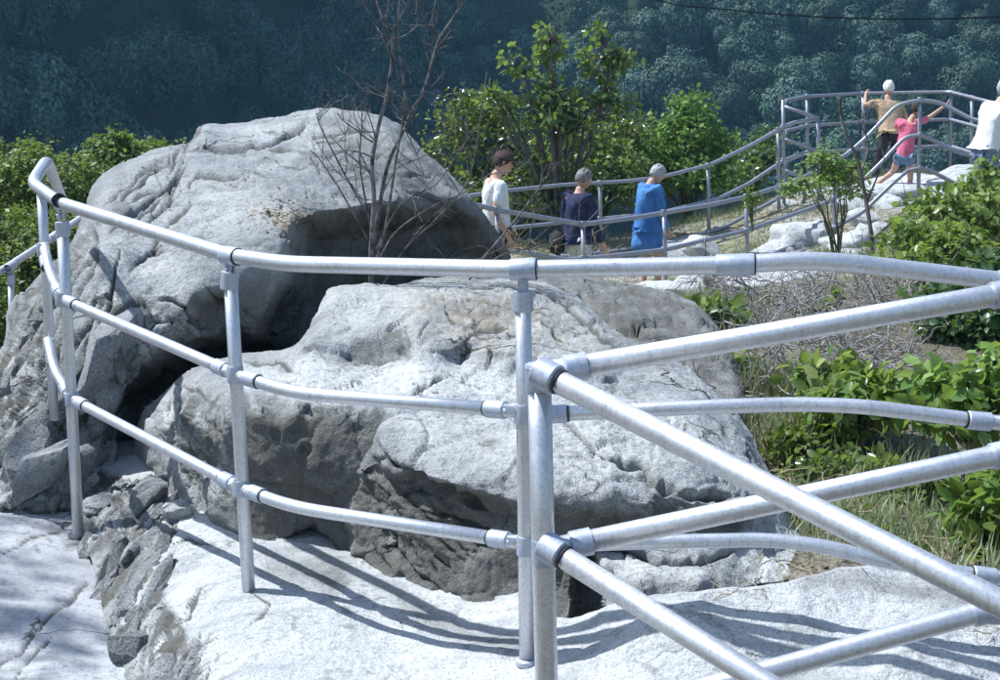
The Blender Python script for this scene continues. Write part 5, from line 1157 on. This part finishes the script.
def head_mesh(c, rot, h=.235):
    """a head with brow, nose, mouth, chin and ears; face towards +y before rot"""
    nu, nv = 28, 22; V = []
    for j_ in range(nv+1):
        ph = math.pi*j_/nv
        for i_ in range(nu):
            th = 2*math.pi*i_/nu; x = math.sin(ph)*math.cos(th); y = math.sin(ph)*math.sin(th); z = math.cos(ph)
            X = x*.073; Yy = y*.094; Z = z*h/2
            if z < 0: X *= 1-.30*z*z-.12*abs(z); Yy = Yy*(1-.22*z*z)+(.014*abs(z) if y > 0 else -.0)
            if z < -.2 and y < 0: Yy *= 1-.45*(abs(z)-.2)
            if y > 0:
                f = math.exp(-((x)/.17)**2)
                Yy += f*.024*math.exp(-((z+.10)/.16)**2)*(1.0 if z > -.28 else .5)      # nose
                Yy += .006*math.exp(-((z-.18)/.10)**2)                                   # brow
                Yy -= .010*math.exp(-((abs(x)-.36)/.17)**2-((z-.02)/.10)**2)            # eye hollows
                Yy += f*.006*math.exp(-((z+.45)/.07)**2); Yy -= .004*math.exp(-((z+.52)/.03)**2)*math.exp(-(x/.3)**2)
                Yy += .010*math.exp(-((z+.80)/.14)**2)*f
            if abs(x) > .9 and -.25 < z < .2: X += math.copysign(.014, x)*math.exp(-((y+.05)/.25)**2)
            V.append((X, Yy, Z))
    F_ = []
    for j_ in range(nv):
        for i_ in range(nu):
            a, b = j_*nu+i_, j_*nu+(i_+1) % nu
            F_.append((a, a+nu, b+nu, b))
    V = [tuple(Vector(c)+rot @ Vector(v)) for v in V]
    return V, F_
def hair_shell(name, c, rot, mat, parent, low=-.40, front=.40, puff=1.07, wave=.16, h=.235):
    nu, nv = 32, 18; V = []; F_ = []
    for j_ in range(nv+1):
        for i_ in range(nu):
            th = 2*math.pi*i_/nu; y = math.sin(th)
            zlow = low+(front-low)*sstep(np.array((y+.15)/.75)).item()+.10*math.sin(i_*2.7)+.07*math.sin(i_*5.1+1)
            ph = (math.acos(max(-1, min(1, zlow))))*j_/nv
            x = math.sin(ph)*math.cos(th); yy = math.sin(ph)*math.sin(th); z = math.cos(ph)
            w_ = puff*(1+wave*gnoise(np.array([[x*4+3, yy*4, z*4]]))[0]+wave*.5*gnoise(np.array([[x*11+3, yy*11, z*11]]))[0])
            if j_ == nv: w_ *= .95
            V.append(tuple(Vector(c)+rot @ Vector((x*.076*w_, yy*.097*w_, z*h/2*w_*.94+.004))))
    for j_ in range(nv):
        for i_ in range(nu):
            a, b = j_*nu+i_, j_*nu+(i_+1) % nu; F_.append((a, a+nu, b+nu, b))
    me = mesh_np(name, V, np.array(F_)); o = link(name, me, mat, parent)
    s = o.modifiers.new('solid', 'SOLIDIFY'); s.thickness = .01; s.offset = 0
    return o
def hand(J, E, Rr, pre, wrist, d, palmn, curl=.5, s=1.0):
    """palm and five bent fingers as chains grown from the wrist"""
    d = Vector(d).normalized(); n = Vector(palmn); n = (n-d*n.dot(d)).normalized(); sd = d.cross(n)
    w_ = Vector(wrist)
    J[pre+'palm'] = tuple(w_+d*.045*s); Rr[pre+'palm'] = (.030*s, .016*s); E.append((pre+'wrist', pre+'palm'))
    for k, (off, L) in enumerate(((-.027, .068), (-.009, .078), (.009, .073), (.027, .058))):
        b = w_+d*.085*s+sd*off*s; J[f'{pre}k{k}'] = tuple(b); Rr[f'{pre}k{k}'] = .0098*s; E.append((pre+'palm', f'{pre}k{k}'))
        d1 = (d*math.cos(curl*.7)+n*math.sin(curl*.7)); d2 = (d*math.cos(curl*1.7)+n*math.sin(curl*1.7))
        m_ = b+d1*L*.5*s; J[f'{pre}m{k}'] = tuple(m_); Rr[f'{pre}m{k}'] = .0088*s; E.append((f'{pre}k{k}', f'{pre}m{k}'))
        J[f'{pre}t{k}'] = tuple(m_+d2*L*.5*s); Rr[f'{pre}t{k}'] = .0075*s; E.append((f'{pre}m{k}', f'{pre}t{k}'))
    t0 = w_+d*.03*s-sd*.034*s+n*.012*s; J[pre+'th0'] = tuple(t0); Rr[pre+'th0'] = .0115*s; E.append((pre+'palm', pre+'th0'))
    t1 = t0+(d*.7-sd*.5+n*.5).normalized()*.045*s; J[pre+'th1'] = tuple(t1); Rr[pre+'th1'] = .0095*s; E.append((pre+'th0', pre+'th1'))
def fold(o, a):
    me = o.data; n = len(me.vertices); v = np.zeros(n*3, np.float32); me.vertices.foreach_get('co', v); v = v.reshape(-1, 3).astype(float)
    nn = np.zeros(n*3, np.float32); me.vertices.foreach_get('normal', nn); nn = nn.reshape(-1, 3)
    d = fbm(v*np.array([9, 9, 3.2])+v[:, [2, 0, 1]]*2.5, 3, .5, True)-.7
    v += nn*(d*a)[:, None]; me.vertices.foreach_set('co', v.astype(np.float32).ravel()); me.update()
def person(x, yh, Y, H, face, label, top, bottom, haircol, pose, shirt_len='short', bottom_kind='trousers', coat=False, capmat=None, skinmat=None, hat_dir=None, shoes=None, width=1.0):
    """face: heading angle (0 = away from us, +90 = towards the right of the picture). pose: joint overrides in body axes (right, forward, up) as fractions of H"""
    hp = PY(x, yh, Y); zb = hp.z-H; rot = Matrix.Rotation(-R(face), 3, 'Z')
    root = tag(empty('person', (hp.x, Y, zb)), label, 'person')
    B = {'hip': (0, 0, .53), 'waist': (0, 0, .60), 'chest': (0, 0, .73), 'neckb': (0, 0, .83), 'neck': (0, .008, .855), 'headb': (0, .012, .882), 'head': (0, .02, .930),
         'lsh': (-.112, 0, .805), 'rsh': (.112, 0, .805), 'lel': (-.125, -.02, .62), 'rel': (.125, -.02, .62), 'lwr': (-.125, .04, .48), 'rwr': (.125, .04, .48),
         'lhp': (-.052, 0, .50), 'rhp': (.052, 0, .50), 'lkn': (-.055, .01, .28), 'rkn': (.055, .01, .28), 'lan': (-.055, -.01, .045), 'ran': (.055, -.01, .045), 'ltoe': (-.06, .10, .015), 'rtoe': (.06, .10, .015), 'lheel': (-.055, -.03, .02), 'rheel': (.055, -.03, .02)}
    B.update(pose); o3 = Vector((hp.x, Y, zb))
    hd = Vector(B['head']); o3 = o3-rot @ Vector((hd.x*H, hd.y*H, 0))
    W = {k: Vector(o3)+rot @ (Vector(v)*H) for k, v in B.items()}
    kH = H/1.75
    E = [('hip', 'waist'), ('waist', 'chest'), ('chest', 'neckb'), ('neckb', 'neck'), ('neck', 'headb'), ('chest', 'lsh'), ('chest', 'rsh'), ('lsh', 'lel'), ('rsh', 'rel'), ('lel', 'lwrist'), ('rel', 'rwrist'),
         ('hip', 'lhp'), ('hip', 'rhp'), ('lhp', 'lkn'), ('rhp', 'rkn'), ('lkn', 'lan'), ('rkn', 'ran'), ('lan', 'ltoe'), ('ran', 'rtoe'), ('lan', 'lheel'), ('ran', 'rheel')]
    J = {}
    for k in ('hip', 'waist', 'chest', 'neckb', 'neck', 'headb', 'lsh', 'rsh', 'lel', 'rel', 'lhp', 'rhp', 'lkn', 'rkn', 'lan', 'ran', 'ltoe', 'rtoe', 'lheel', 'rheel'): J[k] = tuple(W[k])
    J['lwrist'] = tuple(W['lwr']); J['rwrist'] = tuple(W['rwr'])
    Rr = {'hip': (.125, .095), 'waist': (.115, .09), 'chest': (.135, .10), 'neckb': .068, 'neck': .058, 'headb': .054, 'lsh': .055, 'rsh': .055, 'lel': .040, 'rel': .040, 'lwrist': .026, 'rwrist': .026,
          'lhp': .078, 'rhp': .078, 'lkn': .055, 'rkn': .055, 'lan': .036, 'ran': .036, 'ltoe': .028, 'rtoe': .028, 'lheel': .03, 'rheel': .03}
    Rr = {k: (tuple(a*kH for a in v) if isinstance(v, tuple) else v*kH) for k, v in Rr.items()}
    for s in 'lr':
        d = (W[s+'wr']-W[s+'el']).normalized(); inn = rot @ Vector((1 if s == 'l' else -1, .3, -.2))
        hand(J, E, Rr, s, W[s+'wr'], d, inn, curl=.6, s=kH)
    hr = rot.copy()
    if hat_dir is not None: hr = Matrix.Rotation(-R(hat_dir[0]), 3, 'Z') @ Matrix.Rotation(-R(hat_dir[1]), 3, 'X')
    hc = W['head']; hh = .235*kH
    sk = skinmat or M_skin
    skin_body('body', J, E, Rr, sk, root, 1, head=head_mesh(hc, hr*kH))
    # clothes follow the same skeleton a little further out
    def garment(nm, ks, es, rad, mat): 
        return skin_body(nm, {k: J2[k] for k in ks}, es, rad, mat, root, 1)
    J2 = dict(J)
    def lerp(a, b, t): return tuple(Vector(J[a]).lerp(Vector(J[b]), t))
    J2['lsl'] = lerp('lsh', 'lel', .72); J2['rsl'] = lerp('rsh', 'rel', .72)
    J2['lcf'] = lerp('lel', 'lwrist', .9); J2['rcf'] = lerp('rel', 'rwrist', .9)
    dn = Vector((0, 0, -1)); hem = .0 if not coat else -.30
    J2['hem'] = tuple(W['hip']+Vector((0, 0, -.03*H))) if not coat else tuple(W['hip']+Vector((0, 0, -.11*H))); J2['hem2'] = tuple(W['hip']+Vector((0, 0, -.21*H)))
    e2 = [('waist', 'chest'), ('chest', 'neckb'), ('chest', 'lsh'), ('chest', 'rsh'), ('waist', 'hip'), ('hip', 'hem')]
    ks = ['waist', 'chest', 'neckb', 'lsh', 'rsh', 'hip', 'hem']
    q = 1.14*width
    rd = {'waist': (.130*kH*q, .118*kH*q), 'chest': (.148*kH*q, .128*kH*q), 'neckb': .078*kH, 'lsh': .068*kH, 'rsh': .068*kH, 'hip': (.138*kH*q, .11*kH*q), 'hem': (.136*kH*q, .108*kH*q)}
    if coat: ks.append('hem2'); e2.append(('hem', 'hem2')); rd['hem'] = (.155*kH*q, .125*kH*q); rd['hem2'] = (.175*kH*q, .14*kH*q)
    if shirt_len == 'short':
        for s in 'lr': ks.append(s+'sl'); e2.append((s+'sh', s+'sl')); rd[s+'sl'] = .060*kH
    elif shirt_len == 'long':
        for s in 'lr': ks += [s+'el', s+'cf']; e2 += [(s+'sh', s+'el'), (s+'el', s+'cf')]; rd[s+'el'] = .054*kH; rd[s+'cf'] = .044*kH
    fold(garment('coat' if coat else 'shirt', ks, e2, rd, top), .020 if coat else .014)
    if bottom is not None:
        ks = ['hip', 'lhp', 'rhp']; e2 = [('hip', 'lhp'), ('hip', 'rhp')]; rd = {'hip': (.136*kH, .106*kH), 'lhp': .098*kH, 'rhp': .098*kH}
        if bottom_kind == 'trousers':
            J2['lhm'] = lerp('lkn', 'lan', .88); J2['rhm'] = lerp('rkn', 'ran', .88)
            for s in 'lr': ks += [s+'kn', s+'hm']; e2 += [(s+'hp', s+'kn'), (s+'kn', s+'hm')]; rd[s+'kn'] = .070*kH; rd[s+'hm'] = .058*kH
        else:
            J2['lst'] = lerp('lhp', 'lkn', .45); J2['rst'] = lerp('rhp', 'rkn', .45)
            for s in 'lr': ks += [s+'st']; e2 += [(s+'hp', s+'st')]; rd[s+'st'] = .092*kH
        fold(garment('trousers' if bottom_kind == 'trousers' else 'shorts', ks, e2, rd, bottom), .012)
    for s in 'lr':
        sm = {'a': J[s+'heel'], 'b': J[s+'toe']}
        skin_body('shoe', sm, [('a', 'b')], {'a': .040*kH, 'b': .036*kH}, shoes or M_shoe, root, 0)
    hair_shell('hair', hc, hr*kH, haircol, root)
    if capmat is not None:
        m_ = MB(); nu, nv = 28, 10; V = []
        for j_ in range(nv+1):
            ph = math.pi/2*.92*j_/nv
            for i_ in range(nu):
                th = 2*math.pi*i_/nu; V.append(tuple(hc+hr @ (Vector((math.sin(ph)*math.cos(th)*.090, math.sin(ph)*math.sin(th)*.112, math.cos(ph)*.105+.030))*kH)))
        F_ = [(j_*nu+i_, (j_+1)*nu+i_, (j_+1)*nu+(i_+1) % nu, j_*nu+(i_+1) % nu) for j_ in range(nv) for i_ in range(nu)]
        m_.add(V, F_); cp_ = m_.build('cap', capmat, root)
        m_ = MB(); V = []
        for j_ in range(5):
            for i_ in range(15):
                a = math.pi*(.08+.84*i_/14); rr_ = j_/4
                V.append(tuple(hc+hr @ (Vector((math.cos(a)*.085*(1-.0*rr_), math.sin(a)*.105+rr_*.12*math.sin(a)**.7, .044-.014*rr_+.006*math.cos(a*2)))*kH)))
        m_.add(V, [(j_*15+i_, j_*15+i_+1, (j_+1)*15+i_+1, (j_+1)*15+i_) for j_ in range(4) for i_ in range(14)])
        b_ = m_.build('brim', capmat, cp_); s = b_.modifiers.new('solid', 'SOLIDIFY'); s.thickness = .012
    return root, W
M_skin = plain_mat('skin', (.50, .30, .22), (.58, .36, .27), scale=6, rough=.55)
M_shoe = plain_mat('shoe', (.10, .08, .07), (.2, .17, .15), rough=.6)
def cloth(n_, a, b, sc_=14): return plain_mat(n_, a, b, scale=sc_, rough=.9, bump=.9, bscale=16, spec=.15)
c_white = cloth('white_cotton', (.70, .71, .73), (.80, .80, .82)); c_dark = cloth('dark_trousers', (.025, .022, .025), (.05, .045, .05)); c_navy = cloth('navy_jacket', (.022, .026, .06), (.045, .05, .11))
c_blue = cloth('blue_coat', (.05, .15, .40), (.10, .25, .54), 5); c_tan = cloth('tan_shirt', (.36, .25, .16), (.48, .36, .25)); c_pink = cloth('pink_shirt', (.62, .12, .20), (.72, .20, .30)); c_denim = cloth('denim', (.10, .16, .28), (.24, .30, .42)); c_pale = cloth('pale_trousers', (.55, .55, .55), (.7, .7, .7))
h_grey = plain_mat('grey_hair', (.20, .19, .19), (.55, .54, .55), scale=60, rough=.7, bump=.6); h_dark = plain_mat('dark_grey_hair', (.09, .085, .08), (.30, .29, .28), scale=60, rough=.7, bump=.6); h_white = plain_mat('white_hair', (.68, .66, .63), (.82, .80, .78), scale=40, rough=.7, bump=.6); h_brown = plain_mat('brown_hair', (.035, .022, .018), (.08, .05, .04), scale=40, rough=.7, bump=.5)
c_cap = cloth('brown_cap', (.07, .04, .04), (.12, .075, .07))
person(503, 149, 14.2, 1.76, 75, 'man in a brown peaked cap and white T-shirt, hindmost of the three walkers', c_white, c_dark, h_brown,
       {'lel': (-.125, -.03, .62), 'lwr': (-.12, .07, .50), 'rel': (.125, -.035, .63), 'rwr': (.12, .05, .49), 'lkn': (-.05, .08, .29), 'lan': (-.05, .04, .06), 'ltoe': (-.05, .14, .02), 'lheel': (-.05, .01, .03), 'head': (0, .045, .918), 'headb': (0, .02, .88)}, capmat=c_cap, hat_dir=(78, 16))
person(584, 168, 15.6, 1.68, 50, 'grey-haired walker in a navy jacket, middle one of the three walkers', c_navy, c_pale, h_dark,
       {'lel': (-.13, -.01, .62), 'lwr': (-.125, .06, .49), 'rel': (.13, .02, .62), 'rwr': (.135, .10, .49), 'head': (0, .04, .925), 'lkn': (-.055, .05, .28)}, shirt_len='long', hat_dir=(64, 14), width=1.28)
person(658, 162, 16.3, 1.58, 62, 'grey-haired woman in a long bright blue coat, foremost of the three walkers', c_blue, None, h_grey,
       {'lel': (-.13, .03, .63), 'lwr': (-.11, .11, .54), 'rel': (.13, .02, .62), 'rwr': (.12, .09, .50), 'head': (0, .065, .912), 'headb': (0, .03, .875), 'rkn': (.05, .06, .28), 'ran': (.05, .05, .05), 'rtoe': (.05, .15, .02), 'rheel': (.05, .02, .02)}, shirt_len='long', coat=True, hat_dir=(68, 20), width=1.36)
person(889, 80, 21.0, 1.62, -8, 'white-haired man in a tan shirt leaning on the lookout railing', c_tan, c_dark, h_white,
       {'hip': (0, -.03, .53), 'waist': (0, 0, .60), 'chest': (0, .05, .72), 'neckb': (0, .08, .80), 'neck': (0, .09, .835), 'headb': (.0, .10, .87), 'head': (.01, .11, .925), 'lsh': (-.115, .07, .79), 'rsh': (.115, .07, .78), 'lel': (-.21, .12, .77), 'lwr': (-.17, .20, .86), 'rel': (.20, .10, .64), 'rwr': (.16, .19, .60),
        'lhp': (-.055, -.03, .50), 'rhp': (.055, -.03, .50), 'lkn': (-.10, .0, .28), 'lan': (-.15, -.04, .05), 'ltoe': (-.15, .06, .02), 'lheel': (-.15, -.07, .02)}, width=1.32)
person(917, 98, 19.3, 1.40, 14, 'girl in a pink top and denim shorts leaning over, one bare leg stretched back', c_pink, c_denim, h_brown,
       {'hip': (-.03, -.02, .44), 'waist': (-.02, .0, .54), 'chest': (0, .03, .68), 'neckb': (.03, .05, .79), 'neck': (.045, .05, .815), 'headb': (.055, .05, .84), 'head': (.07, .06, .893), 'lsh': (-.09, .03, .78), 'rsh': (.11, .04, .77), 'lel': (-.10, .13, .66), 'lwr': (.0, .22, .70), 'rel': (.20, .10, .81), 'rwr': (.34, .15, .92),
        'lhp': (-.08, -.02, .41), 'rhp': (.03, -.02, .41), 'lkn': (-.12, .05, .27), 'lan': (-.34, -.06, .10), 'ltoe': (-.44, -.02, .05), 'lheel': (-.35, -.10, .07), 'rkn': (.05, .06, .22), 'ran': (.04, .0, .03), 'rtoe': (.05, .10, .01), 'rheel': (.04, -.03, .01)}, bottom_kind='shorts', hat_dir=(20, -8))
person(1007, 76, 16.6, 1.78, 70, 'person in a white shirt and blue jeans standing cut off by the right edge', c_white, c_denim, h_grey,
       {'waist': (0, .01, .60), 'chest': (0, .045, .72), 'neckb': (0, .08, .815), 'neck': (0, .095, .84), 'headb': (0, .105, .865), 'head': (0, .125, .915), 'lsh': (-.115, .07, .795), 'rsh': (.115, .07, .795), 'lel': (-.15, .10, .62), 'lwr': (-.13, .20, .60), 'rel': (.15, .08, .62), 'rwr': (.14, .18, .58)}, width=1.15)

bgp = PY(557, 243, 15.55); bm = bmesh.new(); bmesh.ops.create_cube(bm, size=1); bmesh.ops.scale(bm, vec=(.13, .24, .26), verts=bm.verts)
bmesh.ops.bevel(bm, geom=bm.edges[:], offset=.04, segments=3, affect='EDGES'); me = bpy.data.meshes.new('bag'); bm.to_mesh(me); bm.free()
bo = link('bag', me, c_dark); bo.location = bgp; bo.rotation_euler = (.1, .12, .5); tag(bo, 'dark shoulder bag hanging at the hip of the walker in navy', 'bag')
# ------------------------------------------------------------------ the air
bm = bmesh.new(); bmesh.ops.create_cube(bm, size=1)
me = bpy.data.meshes.new('haze'); bm.to_mesh(me); bm.free()
hz = bpy.data.objects.new('haze', me); col.objects.link(hz); hz.scale = (1300, 1000, 120); hz.location = (2, 400, 22)
m = newmat('haze'); vp = m.node_tree.nodes.new('ShaderNodeVolumePrincipled'); vp.inputs['Color'].default_value = (.30, .66, 1, 1); vp.inputs['Density'].default_value = .0006; vp.inputs['Anisotropy'].default_value = .2
o = m.node_tree.nodes.new('ShaderNodeOutputMaterial'); m.node_tree.links.new(vp.outputs[0], o.inputs['Volume']); me.materials.append(m)
tag(hz, 'blue haze in the valley air', 'haze', kind='stuff')
